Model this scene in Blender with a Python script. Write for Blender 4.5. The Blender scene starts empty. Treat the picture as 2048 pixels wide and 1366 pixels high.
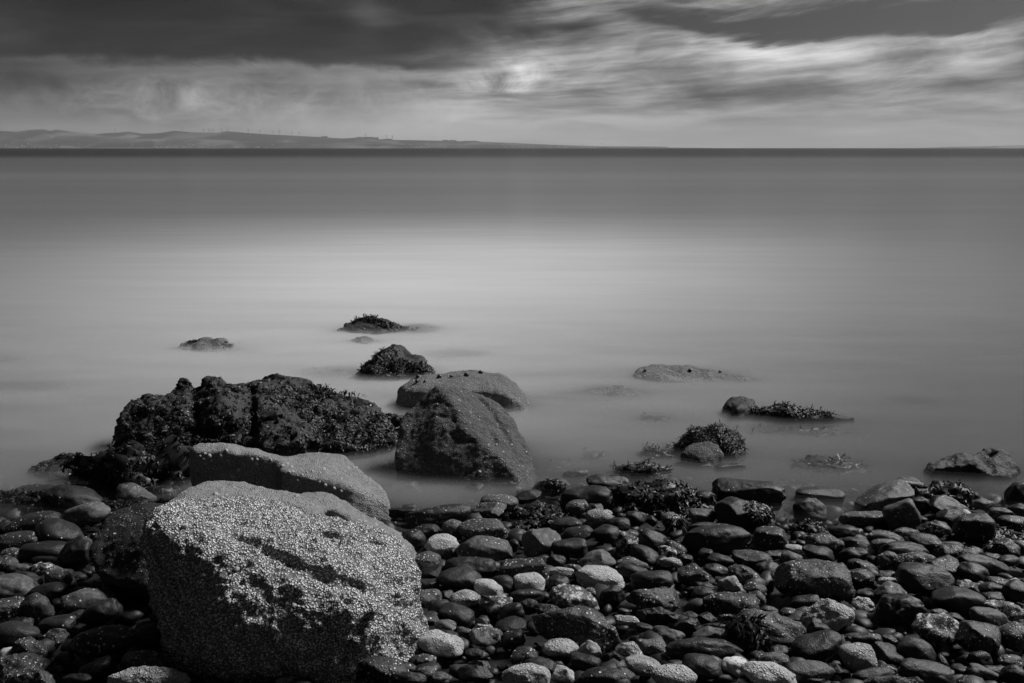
import bpy, bmesh, math, random
import numpy as np
from mathutils import Vector, Matrix
from mathutils.bvhtree import BVHTree

scene = bpy.context.scene
COL = scene.collection
R = math.radians

# ------------------------------------------------------------------ camera
CAM_H, F_PX, PITCH = 1.5, 1991.0, R(11.0)
cam_data = bpy.data.cameras.new('camera')
cam_data.sensor_width = 36.0
cam_data.lens = 35.0
cam_data.clip_start = 0.05
cam_data.clip_end = 60000
cam = bpy.data.objects.new('camera', cam_data)
COL.objects.link(cam)
cam.location = (0, 0, CAM_H)
cam.rotation_euler = (R(90) - PITCH, 0, 0)
scene.camera = cam

# ------------------------------------------------------------------ light
SUN_EL, SUN_AZ = R(45), R(57)          # azimuth measured from the view direction towards the right
sun_data = bpy.data.lights.new('sun', 'SUN')
sun_data.energy = 5.0
sun_data.angle = R(14)          # sun veiled by moving cloud over a long exposure
sun_data.color = (1.0, 1.0, 1.0)       # black and white photograph
sun = bpy.data.objects.new('sun', sun_data)
COL.objects.link(sun)
sdir = Vector((math.sin(SUN_AZ) * math.cos(SUN_EL), math.cos(SUN_AZ) * math.cos(SUN_EL), math.sin(SUN_EL)))
sun.rotation_euler = (-sdir).to_track_quat('-Z', 'Y').to_euler()
sun.location = (6, 4, 8)

scene.view_settings.view_transform = 'Standard'
scene.view_settings.look = 'None'
scene.view_settings.exposure = 0.0
scene.view_settings.gamma = 1.0
scene.render.engine = 'CYCLES'
scene.cycles.use_denoising = True
scene.cycles.denoiser = 'OPENIMAGEDENOISE'
scene.cycles.max_bounces = 5
scene.cycles.diffuse_bounces = 2
scene.cycles.glossy_bounces = 2
scene.cycles.transparent_max_bounces = 24
scene.cycles.volume_bounces = 0

# ------------------------------------------------------------------ node helper
class NT:
    def __init__(s, tree):
        s.t = tree; s.n = tree.nodes; s.l = tree.links
    def node(s, typ, **kw):
        n = s.n.new(typ)
        for k, v in kw.items(): setattr(n, k, v)
        return n
    def put(s, inp, v):
        if isinstance(v, bpy.types.NodeSocket): s.l.new(v, inp)
        elif v is not None: inp.default_value = v
    def m(s, op, a, b=None, c=None, clamp=False):
        n = s.n.new('ShaderNodeMath'); n.operation = op; n.use_clamp = clamp
        s.put(n.inputs[0], a); s.put(n.inputs[1], b)
        if c is not None: s.put(n.inputs[2], c)
        return n.outputs[0]
    def add(s, a, b): return s.m('ADD', a, b)
    def sub(s, a, b): return s.m('SUBTRACT', a, b)
    def mul(s, a, b): return s.m('MULTIPLY', a, b)
    def smooth(s, x, lo, hi, a=0.0, b=1.0):
        n = s.n.new('ShaderNodeMapRange'); n.interpolation_type = 'SMOOTHSTEP'
        for i, v in enumerate((x, lo, hi, a, b)): s.put(n.inputs[i], v)
        return n.outputs[0]
    def lin(s, x, lo, hi, a=0.0, b=1.0):
        n = s.n.new('ShaderNodeMapRange')
        for i, v in enumerate((x, lo, hi, a, b)): s.put(n.inputs[i], v)
        return n.outputs[0]
    def xyz(s, x, y, z=0.0):
        n = s.n.new('ShaderNodeCombineXYZ')
        for i, v in enumerate((x, y, z)): s.put(n.inputs[i], v)
        return n.outputs[0]
    def sep(s, v):
        n = s.n.new('ShaderNodeSeparateXYZ'); s.l.new(v, n.inputs[0]); return n.outputs
    def noise(s, vec, scale, detail=3.0, rough=0.5, dist=0.0):
        n = s.n.new('ShaderNodeTexNoise')
        s.put(n.inputs['Vector'], vec); s.put(n.inputs['Scale'], scale); s.put(n.inputs['Detail'], detail)
        s.put(n.inputs['Roughness'], rough); s.put(n.inputs['Distortion'], dist)
        return n.outputs['Fac']
    def voro(s, vec, scale, feature='F1', rnd=1.0):
        n = s.n.new('ShaderNodeTexVoronoi'); n.feature = feature
        s.put(n.inputs['Vector'], vec); s.put(n.inputs['Scale'], scale); s.put(n.inputs['Randomness'], rnd)
        return n
    def ramp(s, x, stops, interp='LINEAR'):
        n = s.n.new('ShaderNodeValToRGB'); n.color_ramp.interpolation = interp
        el = n.color_ramp.elements
        while len(el) < len(stops): el.new(0.5)
        for e, (p, v) in zip(el, stops):
            e.position = p; e.color = (v, v, v, 1)
        s.put(n.inputs[0], x)
        return n.outputs[0]
    def vop(s, op, a, b):
        n = s.n.new('ShaderNodeVectorMath'); n.operation = op
        s.put(n.inputs[0], a)
        s.put(n.inputs[3 if op == 'SCALE' else 1], b)
        return n.outputs[0]

def mixv(t, f, a, b):
    n = t.node('ShaderNodeMix'); t.put(n.inputs[0], f); t.put(n.inputs[2], a); t.put(n.inputs[3], b)
    return n.outputs[0]

# ------------------------------------------------------------------ sky (world)
world = bpy.data.worlds.new('World')
scene.world = world
world.use_nodes = True
def build_world():
    t = NT(world.node_tree); t.n.clear()
    out = t.node('ShaderNodeOutputWorld'); bg = t.node('ShaderNodeBackground')
    t.l.new(bg.outputs[0], out.inputs[0])
    sky = t.node('ShaderNodeTexSky'); sky.sky_type = 'NISHITA'; sky.sun_disc = False
    sky.sun_elevation = SUN_EL; sky.sun_rotation = SUN_AZ
    bw = t.node('ShaderNodeRGBToBW'); t.l.new(sky.outputs[0], bw.inputs[0])
    tc = t.node('ShaderNodeTexCoord')
    nrm = t.node('ShaderNodeVectorMath', operation='NORMALIZE'); t.l.new(tc.outputs['Generated'], nrm.inputs[0])
    x, y, z = t.sep(nrm.outputs[0])
    az = t.mul(t.m('ARCTAN2', x, y), 180 / math.pi)
    el = t.mul(t.m('ARCSINE', z), 180 / math.pi)
    U = t.mul(az, 1 / 27.2)                     # sky bearing, -1..1 over the bay
    V = t.mul(el, 1 / 7.93)                     # height above the sea horizon
    # wind-drawn cloud streaks: long along the wind, thin across it, rising towards the right
    sl = t.mul(V, t.sub(1.0, t.mul(U, 0.38)))
    big = t.noise(t.xyz(t.mul(U, 1.6), t.mul(V, 1.5), 3.1), 1.0, 3, 0.5)
    warp = t.sub(t.noise(t.xyz(t.mul(U, 2.6), t.mul(V, 2.2), 7.7), 1.0, 3, 0.5), 0.5)
    warp2 = t.sub(t.noise(t.xyz(t.mul(U, 2.6), t.mul(V, 2.2), 17.7), 1.0, 3, 0.5), 0.5)
    streak = t.noise(t.xyz(t.add(t.mul(U, 2.6), t.mul(warp, 0.5)), t.add(t.mul(sl, 7.0), t.mul(warp2, 1.6)), 1.3), 1.0, 5, 0.55)
    fine = t.noise(t.xyz(t.mul(U, 4.5), t.add(t.mul(sl, 19.0), t.mul(warp, 2.0)), 5.3), 1.0, 4, 0.55)
    puff = t.noise(t.xyz(t.mul(U, 11.0), t.mul(V, 5.5), 9.0), 1.0, 6, 0.62, 0.6)
    puff2 = t.noise(t.xyz(t.mul(U, 3.5), t.mul(V, 3.0), 19.0), 1.0, 5, 0.6, 0.4)
    Uw = t.add(U, t.mul(warp, 0.16)); Vw = t.add(V, t.mul(warp2, 0.26))
    def blob(px, py, rx, ry, amp, tilt=0.0, soft=1.0, uu=None, vv=None):
        du = t.mul(t.sub(Uw if uu is None else uu, (px - 1024) / 1024.0), 1024.0 / rx)
        v0 = t.sub(Vw if vv is None else vv, (296 - py) / 296.0)
        if tilt: v0 = t.sub(v0, t.mul(t.sub(Uw, (px - 1024) / 1024.0), tilt))
        dv = t.mul(v0, 296.0 / ry)
        r2 = t.add(t.mul(du, du), t.mul(dv, dv))
        if soft != 1.0: r2 = t.m('POWER', r2, soft)
        return t.mul(t.m('EXPONENT', t.mul(r2, -1.0)), amp)
    # general tone near the horizon and up
    base = t.ramp(t.m('MULTIPLY', V, 0.5, clamp=True), [(0.0, 0.535), (0.06, 0.54), (0.2, 0.505), (0.36, 0.47), (0.52, 0.36), (0.62, 0.26), (1.0, 0.22)])
    base = t.add(base, t.lin(U, -1.0, 0.1, -0.11, 0.02))
    lvl = base
    for args in BLOBS:
        lvl = t.add(lvl, blob(*args))
    right = t.smooth(U, -0.35, 0.1)
    up = t.smooth(V, 0.06, 0.4)
    st_amp = t.add(0.06, t.mul(right, 0.22))
    lvl = t.add(lvl, t.mul(t.mul(t.sub(t.smooth(streak, 0.33, 0.67), 0.5), st_amp), t.add(0.25, t.mul(up, 0.75))))
    lvl = t.add(lvl, t.mul(t.mul(t.sub(t.smooth(fine, 0.3, 0.7), 0.5), t.add(0.02, t.mul(right, 0.10))), t.add(0.2, up)))
    brk = t.noise(t.xyz(t.add(t.mul(U, 4.2), t.mul(warp, 1.2)), t.add(t.mul(sl, 4.6), t.mul(warp2, 1.5)), 41.0), 1.0, 5, 0.55, 0.3)
    lvl = t.add(lvl, t.mul(t.mul(t.sub(t.smooth(brk, 0.36, 0.64), 0.5), t.mul(right, up)), 0.16))
    # broken cumulus under the dark bank
    pm = t.add(blob(250, 205, 260, 45, 1.0), blob(1040, 150, 75, 36, 2.2))
    pm = t.add(pm, blob(560, 200, 300, 60, 0.7))
    pm = t.add(pm, blob(900, 170, 90, 45, 0.7))
    lvl = t.add(lvl, t.mul(t.mul(t.sub(puff, 0.47), pm), 0.62))
    # the flat-based dark rain cloud, with a ragged lower edge
    edge = t.add(t.sub(V, 0.56), t.mul(t.sub(puff2, 0.5), 0.34))
    edge = t.add(edge, t.mul(t.sub(puff, 0.5), 0.16))
    dm = t.mul(t.smooth(edge, -0.08, 0.045), t.smooth(t.add(U, t.add(t.mul(t.sub(V, 0.5), -0.35), t.mul(t.sub(puff2, 0.5), 0.55))), 0.03, -0.30))
    dark = t.add(0.130, t.mul(t.sub(t.smooth(t.noise(t.xyz(t.mul(U, 3.0), t.mul(sl, 4.0), 31.0), 1.0, 5, 0.55, 0.5), 0.3, 0.7), 0.5), 0.13))
    dark = t.add(dark, t.mul(t.sub(puff2, 0.5), 0.14))
    dark = t.add(dark, blob(715, 35, 50, 45, 0.12))
    dark = t.add(dark, blob(10, 70, 120, 30, 0.05))
    mx = t.node('ShaderNodeMix'); t.put(mx.inputs[0], dm); t.put(mx.inputs[2], lvl); t.put(mx.inputs[3], dark)
    lvl = mx.outputs[0]
    # clear gap between two wind-torn sheets, upper right
    u01 = t.m('MULTIPLY_ADD', U, 0.5, 0.5, clamp=True)
    low = t.ramp(u01, [(0.60, 0.93), (0.645, 0.83), (0.70, 0.745), (0.78, 0.70), (0.88, 0.705), (0.95, 0.72), (0.985, 0.78), (1.0, 0.83)])
    top = t.ramp(u01, [(0.60, 0.95), (0.66, 0.90), (0.73, 0.90), (0.80, 0.92), (0.88, 0.955), (0.94, 0.98), (1.0, 0.97)])
    jag = t.add(t.mul(t.sub(brk, 0.5), 0.30), t.mul(t.sub(fine, 0.5), 0.16))
    gap = t.mul(t.smooth(t.add(t.sub(V, low), jag), -0.03, 0.035), t.smooth(t.add(t.sub(V, top), t.mul(jag, 1.5)), 0.05, -0.05))
    rim = t.mul(t.smooth(t.add(t.sub(V, low), jag), -0.16, -0.02), t.smooth(t.add(t.sub(V, low), jag), 0.03, -0.02))
    lvl = t.add(lvl, t.mul(t.mul(rim, t.smooth(U, 0.3, 0.5)), 0.05))
    lvl = mixv(t, t.mul(gap, t.smooth(U, 0.19, 0.27)), lvl, t.lin(U, 0.3, 1.0, 0.25, 0.34))
    lvl = t.m('MAXIMUM', lvl, 0.05)
    # brightening added to the unseen sky above the view, for the water to reflect
    lvl = t.add(lvl, t.mul(t.mul(t.smooth(V, 1.05, 1.7), t.smooth(V, 3.0, 5.0, 1.0, 0.0)), t.smooth(t.m('ABSOLUTE', U), 1.2, 3.0, 0.20, 0.0)))
    cloud = t.m('POWER', lvl, 2.2)
    # clear sky overhead and behind: physical sky, in black and white
    clear = t.mul(bw.outputs[0], 0.05)
    hi = t.smooth(V, 1.3, 4.0)
    mx2 = t.node('ShaderNodeMix'); t.put(mx2.inputs[0], t.mul(hi, 0.12)); t.put(mx2.inputs[2], cloud); t.put(mx2.inputs[3], clear)
    g = t.node('ShaderNodeCombineColor')
    for i in range(3): t.l.new(mx2.outputs[0], g.inputs[i])
    t.l.new(g.outputs[0], bg.inputs[0]); bg.inputs[1].default_value = 1.0
# (px, py, rx, ry, amplitude, tilt): soft cloud masses and gaps
BLOBS = [
    (860, 265, 420, 45, 0.07, 0.0),
    (1650, 100, 420, 34, 0.06, 0.0),
    (2050, 130, 100, 40, -0.22, 0.25),
    (1290, 28, 110, 20, -0.22, -0.35),
    (1180, 75, 120, 24, -0.22, -0.12),
    (1120, 38, 130, 20, 0.16, 0.1),
    (1250, 60, 60, 30, 0.16, -0.3),
    (1600, 8, 260, 16, 0.10, 0.05),
    (1450, 115, 330, 30, 0.06, 0.03),
    (1520, 150, 260, 26, 0.13, 0.08),
    (1860, 100, 160, 20, 0.08, 0.05),
    (1950, 130, 110, 16, 0.14, 0.45),
    (1450, 190, 190, 15, -0.14, 0.0),
    (1205, 180, 45, 13, -0.15, 0.0),
    (1920, 170, 130, 22, -0.12, 0.12),
    (1040, 250, 420, 40, 0.03, 0.0),
    (930, 95, 130, 16, 0.10, 0.42),
    (1060, 130, 60, 14, 0.10, -0.5),
    (30, 200, 130, 40, -0.05, 0.0),
    (870, 240, 330, 50, 0.06, 0.0),
    (60, 160, 150, 50, -0.12, -0.3),
    (1700, 215, 300, 30, 0.05, 0.0),
]
build_world()

# ------------------------------------------------------------------ geometry helpers
CP, SP = math.cos(PITCH), math.sin(PITCH)
def ray(px, py):
    a, b = (px - 1024.0) / F_PX, (683.0 - py) / F_PX
    return Vector((a, CP + b * SP, -SP + b * CP))
ORG = Vector((0, 0, CAM_H))
def at_z(px, py, z):
    r = ray(px, py)
    return ORG + r * ((z - CAM_H) / r.z)
def at_y(px, py, y):
    r = ray(px, py)
    return ORG + r * (y / r.y)
def P(px, py, d):                # photo point with a distance read off a level view: same height, true ray
    z = CAM_H - d * (py - 296.0) / F_PX
    return at_z(px, py, z)

_rng = np.random.RandomState(11)
PERM = np.concatenate([_rng.permutation(256)] * 3)
GRAD = _rng.normal(size=(256, 3)); GRAD /= np.linalg.norm(GRAD, axis=1)[:, None]
def perlin(p):
    p = np.asarray(p, float); i = np.floor(p).astype(int); f = p - i
    w = f * f * f * (f * (f * 6 - 15) + 10)
    i &= 255
    res = 0
    for dx in (0, 1):
        for dy in (0, 1):
            for dz in (0, 1):
                h = PERM[PERM[PERM[i[:, 0] + dx] + i[:, 1] + dy] + i[:, 2] + dz]
                g = GRAD[h]
                dot = g[:, 0] * (f[:, 0] - dx) + g[:, 1] * (f[:, 1] - dy) + g[:, 2] * (f[:, 2] - dz)
                ww = (w[:, 0] if dx else 1 - w[:, 0]) * (w[:, 1] if dy else 1 - w[:, 1]) * (w[:, 2] if dz else 1 - w[:, 2])
                res = res + ww * dot
    return res * 1.6
def fbm(p, octv=4, gain=0.5):
    r, a = 0, 1.0
    for k in range(octv):
        r = r + a * perlin(p * (2.03 ** k) + 17.3 * k); a *= gain
    return r

def mesh_obj(name, verts, faces, mat, parent=None, smooth=True):
    me = bpy.data.meshes.new(name)
    verts = np.asarray(verts, np.float32)
    if isinstance(faces, np.ndarray):
        nf, k = faces.shape
        me.vertices.add(len(verts)); me.vertices.foreach_set('co', verts.ravel())
        me.loops.add(nf * k); me.loops.foreach_set('vertex_index', faces.ravel().astype(np.int32))
        me.polygons.add(nf)
        me.polygons.foreach_set('loop_start', np.arange(0, nf * k, k, dtype=np.int32))
        me.update(calc_edges=True)
    else:
        me.from_pydata([tuple(v) for v in verts], [], faces); me.update()
    if smooth:
        me.polygons.foreach_set('use_smooth', np.ones(len(me.polygons), bool))
    if mat: me.materials.append(mat)
    o = bpy.data.objects.new(name, me); COL.objects.link(o)
    if parent: o.parent = parent
    return o
def tag(o, label=None, cat=None, group=None, kind=None):
    for k, v in (('label', label), ('category', cat), ('group', group), ('kind', kind)):
        if v: o[k] = v
    return o
def empty(name, loc):
    o = bpy.data.objects.new(name, None); COL.objects.link(o); o.location = loc; o.empty_display_size = 0.05
    return o
def ico(sub):
    bm = bmesh.new(); bmesh.ops.create_icosphere(bm, subdivisions=sub, radius=1.0)
    v = np.array([x.co[:] for x in bm.verts]); f = np.array([[q.index for q in p.verts] for p in bm.faces])
    bm.free(); return v, f
ICO = {k: ico(k) for k in (1, 2, 3, 4, 5)}

# ------------------------------------------------------------------ materials (black and white)
def new_mat(name):
    m = bpy.data.materials.new(name); m.use_nodes = True
    t = NT(m.node_tree); t.n.clear()
    out = t.node('ShaderNodeOutputMaterial')
    return m, t, out
def grey(t, v):
    g = t.node('ShaderNodeCombineColor')
    for i in range(3): t.put(g.inputs[i], v)
    return g.outputs[0]
def principled(t, out, col, rough, bump=None, strength=1.0, dist=0.004, spec=0.5, normal=None):
    b = t.node('ShaderNodeBsdfPrincipled')
    t.put(b.inputs['Base Color'], grey(t, col)); t.put(b.inputs['Roughness'], rough)
    t.put(b.inputs['Specular IOR Level'], spec)
    if bump is not None:
        bn = t.node('ShaderNodeBump'); t.put(bn.inputs['Strength'], strength); t.put(bn.inputs['Distance'], dist)
        t.l.new(bump, bn.inputs['Height']); t.l.new(bn.outputs[0], b.inputs['Normal'])
    t.l.new(b.outputs[0], out.inputs[0]); return b

def attr(t, name):
    n = t.node('ShaderNodeAttribute'); n.attribute_type = 'OBJECT'; n.attribute_name = name
    return n.outputs['Fac']

def make_stone_mat():
    m, t, out = new_mat('shore_stone')
    tone, speck, mott, barn = (attr(t, k) for k in ('tone', 'speck', 'mottle', 'crust'))
    tc = t.node('ShaderNodeTexCoord'); oi = t.node('ShaderNodeObjectInfo')
    v = t.vop('ADD', tc.outputs['Object'], t.xyz(t.mul(oi.outputs['Random'], 37.0), t.mul(oi.outputs['Random'], 11.0), 0.0))
    n1 = t.noise(v, 9.0, 5, 0.6); n2 = t.noise(v, 60.0, 4, 0.6); n3 = t.noise(v, 260.0, 3, 0.6)
    col = t.mul(tone, t.add(0.45, t.mul(n1, 1.1)))
    col = t.mul(col, t.add(0.62, t.mul(n2, 0.76)))
    # pale mineral mottling
    mo = t.mul(t.smooth(n2, 0.52, 0.60), mott)
    col = mixv(t, mo, col, 0.42)
    # mineral grain
    gr = t.smooth(n3, 0.50, 0.66)
    col = mixv(t, t.mul(gr, t.mul(t.add(speck, t.mul(barn, 0.3)), 0.36)), col, 0.40)
    # scattered small white barnacles
    vo = t.voro(v, 95.0)
    cellr = t.sep(vo.outputs['Color'])[0]
    patch = t.smooth(t.noise(v, 14.0, 3, 0.6), 0.40, 0.62)
    dot = t.mul(t.smooth(vo.outputs['Distance'], 0.36, 0.24), t.m('LESS_THAN', cellr, t.mul(speck, t.add(0.15, t.mul(patch, 0.8)))))
    col = mixv(t, dot, col, 0.55)
    # crust of barnacles
    vc = t.voro(v, 150.0)
    cr = t.sep(vc.outputs['Color'])[1]
    cone = t.smooth(vc.outputs['Distance'], 0.55, 0.12)
    cm = t.mul(cone, t.m('LESS_THAN', cr, t.mul(barn, t.add(0.25, t.mul(patch, 0.75)))))
    col = mixv(t, t.mul(cm, 0.8), col, t.add(t.add(0.10, t.mul(barn, 0.2)), t.mul(t.sep(vc.outputs['Color'])[2], 0.45)))
    h = t.add(t.mul(n2, 0.7), t.mul(n3, 0.45))
    h = t.add(h, t.mul(dot, 0.8)); h = t.add(h, t.mul(cm, 1.5))
    rough = t.add(t.lin(tone, 0.012, 0.2, 0.46, 0.82), t.mul(t.sub(n1, 0.5), 0.3))
    principled(t, out, col, rough, h, 0.85, 0.0045, 0.25)
    return m
def make_boulder_mat(name, tone, crust, scale=165.0, patchy=0.0, bump=0.006, wet=False, pale=0.62, lo=0.14, grain=0.25, full=0.62):
    m, t, out = new_mat(name)
    tc = t.node('ShaderNodeTexCoord'); v = tc.outputs['Object']
    n1 = t.noise(v, 5.0, 5, 0.6); n2 = t.noise(v, 34.0, 5, 0.65); n3 = t.noise(v, 210.0, 3, 0.6)
    vc = t.voro(v, scale); rgb = t.sep(vc.outputs['Color'])
    vb = t.voro(v, scale * 0.45); rgb2 = t.sep(vb.outputs['Color'])
    cov = crust
    if patchy: cov = t.mul(crust, t.lin(t.add(t.mul(n1, 0.65), t.mul(n2, 0.35)), 0.5 - patchy, 0.5 + patchy, 0.15, 1.15))
    else: cov = t.mul(crust, t.lin(n2, 0.25, 0.7, 0.45, 1.15))
    cone = t.smooth(vc.outputs['Distance'], full, full - 0.52)
    on = t.m('LESS_THAN', rgb[0], cov)
    cm = t.mul(cone, on)
    big = t.mul(t.smooth(vb.outputs['Distance'], 0.42, 0.15), t.m('LESS_THAN', rgb2[0], t.mul(cov, 0.22)))
    hole = t.mul(t.smooth(vc.outputs['Distance'], 0.16, 0.06), on)      # mouth of each barnacle
    col = t.mul(tone, t.add(0.4, t.mul(n1, 1.2)))
    col = t.mul(col, t.add(0.55, t.mul(n2, 0.9)))
    col = mixv(t, t.mul(t.smooth(n3, 0.5, 0.68), grain), col, 0.4)
    col = mixv(t, cm, col, t.add(lo, t.mul(rgb[1], pale)))
    col = mixv(t, t.mul(hole, 0.5), col, 0.06)
    col = mixv(t, big, col, t.add(0.3, t.mul(rgb2[1], 0.35)))
    h = t.add(t.mul(n2, 1.1), t.mul(n3, 0.35))
    h = t.add(h, t.mul(cm, 0.9)); h = t.sub(h, t.mul(hole, 0.5)); h = t.add(h, t.mul(big, 1.2))
    principled(t, out, col, 0.58 if wet else 0.75, h, 0.9, bump, 0.25)
    return m
def make_weed_mat():
    m, t, out = new_mat('bladder_wrack')
    tc = t.node('ShaderNodeTexCoord'); v = tc.outputs['Object']
    n = t.noise(v, 40.0, 4, 0.6); n2 = t.noise(v, 200.0, 2, 0.5)
    col = t.add(0.002, t.mul(n, 0.011))
    principled(t, out, col, t.add(0.34, t.mul(n2, 0.3)), n2, 0.4, 0.002, 0.28)
    return m
def make_simple(name, a, b, scale, rough=0.8, bump=0.0, spec=0.3):
    m, t, out = new_mat(name)
    tc = t.node('ShaderNodeTexCoord'); v = tc.outputs['Object']
    n = t.noise(v, scale, 5, 0.6)
    principled(t, out, mixv(t, t.smooth(n, 0.3, 0.7), a, b), rough, n if bump else None, 0.6, bump, spec)
    return m
M_STONE = make_stone_mat()
M_BOULDER = make_boulder_mat('barnacled_boulder', 0.10, 0.96, 165.0, 0.0, 0.010, pale=0.50, lo=0.48, grain=0.5, full=0.74)
M_LEDGE = make_boulder_mat('limpet_boulder', 0.19, 0.80, 160.0, 0.10, 0.013, pale=0.55, lo=0.26)
M_ROCK = make_boulder_mat('sea_rock', 0.11, 0.55, 120.0, 0.14, 0.015, pale=0.5, lo=0.2)
M_DARKROCK = make_boulder_mat('dark_sea_rock', 0.020, 0.18, 110.0, 0.12, 0.010, True, pale=0.22, lo=0.06, grain=0.04)
M_RIDGE = make_boulder_mat('ridged_rock', 0.060, 0.45, 125.0, 0.14, 0.016, pale=0.42, lo=0.10, grain=0.14)
M_FLANK = make_boulder_mat('dark_barnacled_rock', 0.018, 0.28, 130.0, 0.08, 0.009, pale=0.35, lo=0.08, grain=0.03)
M_WEED = make_weed_mat()
M_LIMPET = make_simple('limpet_shell', 0.16, 0.5, 260.0, 0.6, 0.002)
M_SNAIL = make_simple('periwinkle_shell', 0.01, 0.04, 160.0, 0.35, 0.001, 0.5)
M_GROUND = make_simple('wet_beach', 0.004, 0.014, 30.0, 0.55, 0.01)

# ------------------------------------------------------------------ beach
def shore_y(x):
    x = np.asarray(x, float)
    return 4.20 + 0.10 * np.sin(x * 1.7 + 0.6) + 0.05 * np.sin(x * 4.1) - 0.10 * np.clip(x - 1.0, 0, 3) - 0.06 * np.clip(-x - 1.2, 0, 2)
POOLS = [(-0.38, 4.22, 0.34, 0.26, 0.055), (1.28, 3.88, 0.30, 0.16, 0.05), (-1.95, 4.05, 0.45, 0.2, 0.015)]      # hollows that hold water
def ground_z(x, y):
    x = np.asarray(x, float); y = np.asarray(y, float)
    s = shore_y(x) - np.asarray(y, float)
    return np.where(s > 0, 0.105 * s, 0.10 * s) - 0.02 - sum(h * np.exp(-((x - a) / p) ** 2 - ((y - b) / q) ** 2) for a, b, p, q, h in POOLS)
def gz(x, y): return float(ground_z(x, y))
def build_beach():
    xs = np.concatenate([np.linspace(-14, -5, 10), np.linspace(-4.6, 4.6, 180), np.linspace(5, 14, 10)])
    ys = np.concatenate([np.linspace(-8, 1.4, 12), np.linspace(1.6, 9, 140), np.linspace(9.5, 30, 20)])
    X, Y = np.meshgrid(xs, ys)
    Z = ground_z(X, Y)
    Z = np.maximum(Z, -1.6)
    pts = np.stack([X.ravel(), Y.ravel(), Z.ravel()], 1)
    pts[:, 2] += 0.015 * fbm(pts * [3, 3, 0], 4) - 0.012
    nx, ny = len(xs), len(ys)
    idx = np.arange(nx * ny).reshape(ny, nx)
    f = np.stack([idx[:-1, :-1], idx[:-1, 1:], idx[1:, 1:], idx[1:, :-1]], -1).reshape(-1, 4)
    return tag(mesh_obj('beach', pts, f, M_GROUND), kind='structure')
BEACH = build_beach()
SOLID = []                        # (verts, tris) of everything that stands in or near the water
def solid(verts, faces):
    faces = np.asarray(faces)
    if faces.shape[1] == 4: faces = np.concatenate([faces[:, [0, 1, 2]], faces[:, [0, 2, 3]]])
    SOLID.append((np.asarray(verts), faces))

# ------------------------------------------------------------------ boulders: hulls fused by voxel remesh
def hull_mesh(lumps, voxel, smooth_it, amp, freq, seed, octv=5, ridged=0.0):
    bm = bmesh.new()
    for pts in lumps:
        vs = [bm.verts.new(p) for p in pts]
        r = bmesh.ops.convex_hull(bm, input=vs)
        junk = [g for g in set(r['geom_interior'] + r['geom_unused']) if isinstance(g, bmesh.types.BMVert)]
        bmesh.ops.delete(bm, geom=junk, context='VERTS')
    bmesh.ops.recalc_face_normals(bm, faces=bm.faces)
    me = bpy.data.meshes.new('hull'); bm.to_mesh(me); bm.free()
    o = bpy.data.objects.new('hull', me); COL.objects.link(o)
    md = o.modifiers.new('r', 'REMESH'); md.mode = 'VOXEL'; md.voxel_size = voxel
    dg = bpy.context.evaluated_depsgraph_get()
    ev = o.evaluated_get(dg); m2 = ev.to_mesh()
    n = len(m2.vertices); v = np.empty(n * 3, np.float32); m2.vertices.foreach_get('co', v); v = v.reshape(-1, 3).astype(float)
    nf = len(m2.polygons); f = np.empty(nf * 4, np.int32); m2.polygons.foreach_get('vertices', f); f = f.reshape(-1, 4)
    ev.to_mesh_clear(); bpy.data.objects.remove(o); bpy.data.meshes.remove(me)
    e = np.concatenate([f[:, [0, 1]], f[:, [1, 2]], f[:, [2, 3]], f[:, [3, 0]]])
    deg = np.bincount(e.ravel(), minlength=n)[:, None].astype(float)
    def relax(v):
        s = np.zeros_like(v)
        for k in range(3):
            s[:, k] = np.bincount(e[:, 0], v[e[:, 1], k], n) + np.bincount(e[:, 1], v[e[:, 0], k], n)
        return v + 0.6 * (s / deg - v)
    for _ in range(smooth_it): v = relax(v)
    nr = vnormals(v, f)
    d = fbm(v * freq + seed * 13.7, octv, 0.52)
    if ridged: d = d - ridged * np.maximum(0, 1 - np.abs(perlin(v * freq * 1.3 + seed * 5.1)) * 9)
    v = v + nr * (amp * d)[:, None]
    return v, f
def vnormals(v, f):
    a = v[f[:, 2]] - v[f[:, 0]]; b = v[f[:, 3 % f.shape[1]]] - v[f[:, 1]]
    if f.shape[1] == 3: a, b = v[f[:, 1]] - v[f[:, 0]], v[f[:, 2]] - v[f[:, 0]]
    c = np.cross(a, b); n = np.zeros_like(v)
    for k in range(f.shape[1]):
        for j in range(3): n[:, j] += np.bincount(f[:, k], c[:, j], len(v))
    return n / np.maximum(np.linalg.norm(n, axis=1)[:, None], 1e-12)
def bvh_of(v, f): return BVHTree.FromPolygons([tuple(p) for p in v], [tuple(int(i) for i in q) for q in f])
def hit(bv, px, py):
    r = ray(px, py).normalized()
    loc, nor, _, _ = bv.ray_cast(ORG, r)
    return loc, nor
def crack(v, f, lines, depth, width):
    bv = bvh_of(v, f); nr = vnormals(v, f)
    for line in lines:
        pts = []
        for (a, b) in zip(line[:-1], line[1:]):
            k = max(2, int(math.hypot(b[0] - a[0], b[1] - a[1]) / 2.5))
            for i in range(k):
                s = i / k
                h, _ = hit(bv, a[0] + (b[0] - a[0]) * s + random.uniform(-2, 2), a[1] + (b[1] - a[1]) * s + random.uniform(-2, 2))
                if h: pts.append(h)
        if not pts: continue
        pts = np.array(pts)
        d2 = np.full(len(v), 1e9)
        for p in pts: d2 = np.minimum(d2, ((v - p) ** 2).sum(1))
        w = depth * np.exp(-d2 / (width * width))
        v = v - nr * w[:, None]
    return v
def pts_of(spec, dz_base=None, base_y=None):
    out = []
    for s in spec:
        out.append(P(s[0], s[1], s[2]) if len(s) == 3 else None)
    return out
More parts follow.
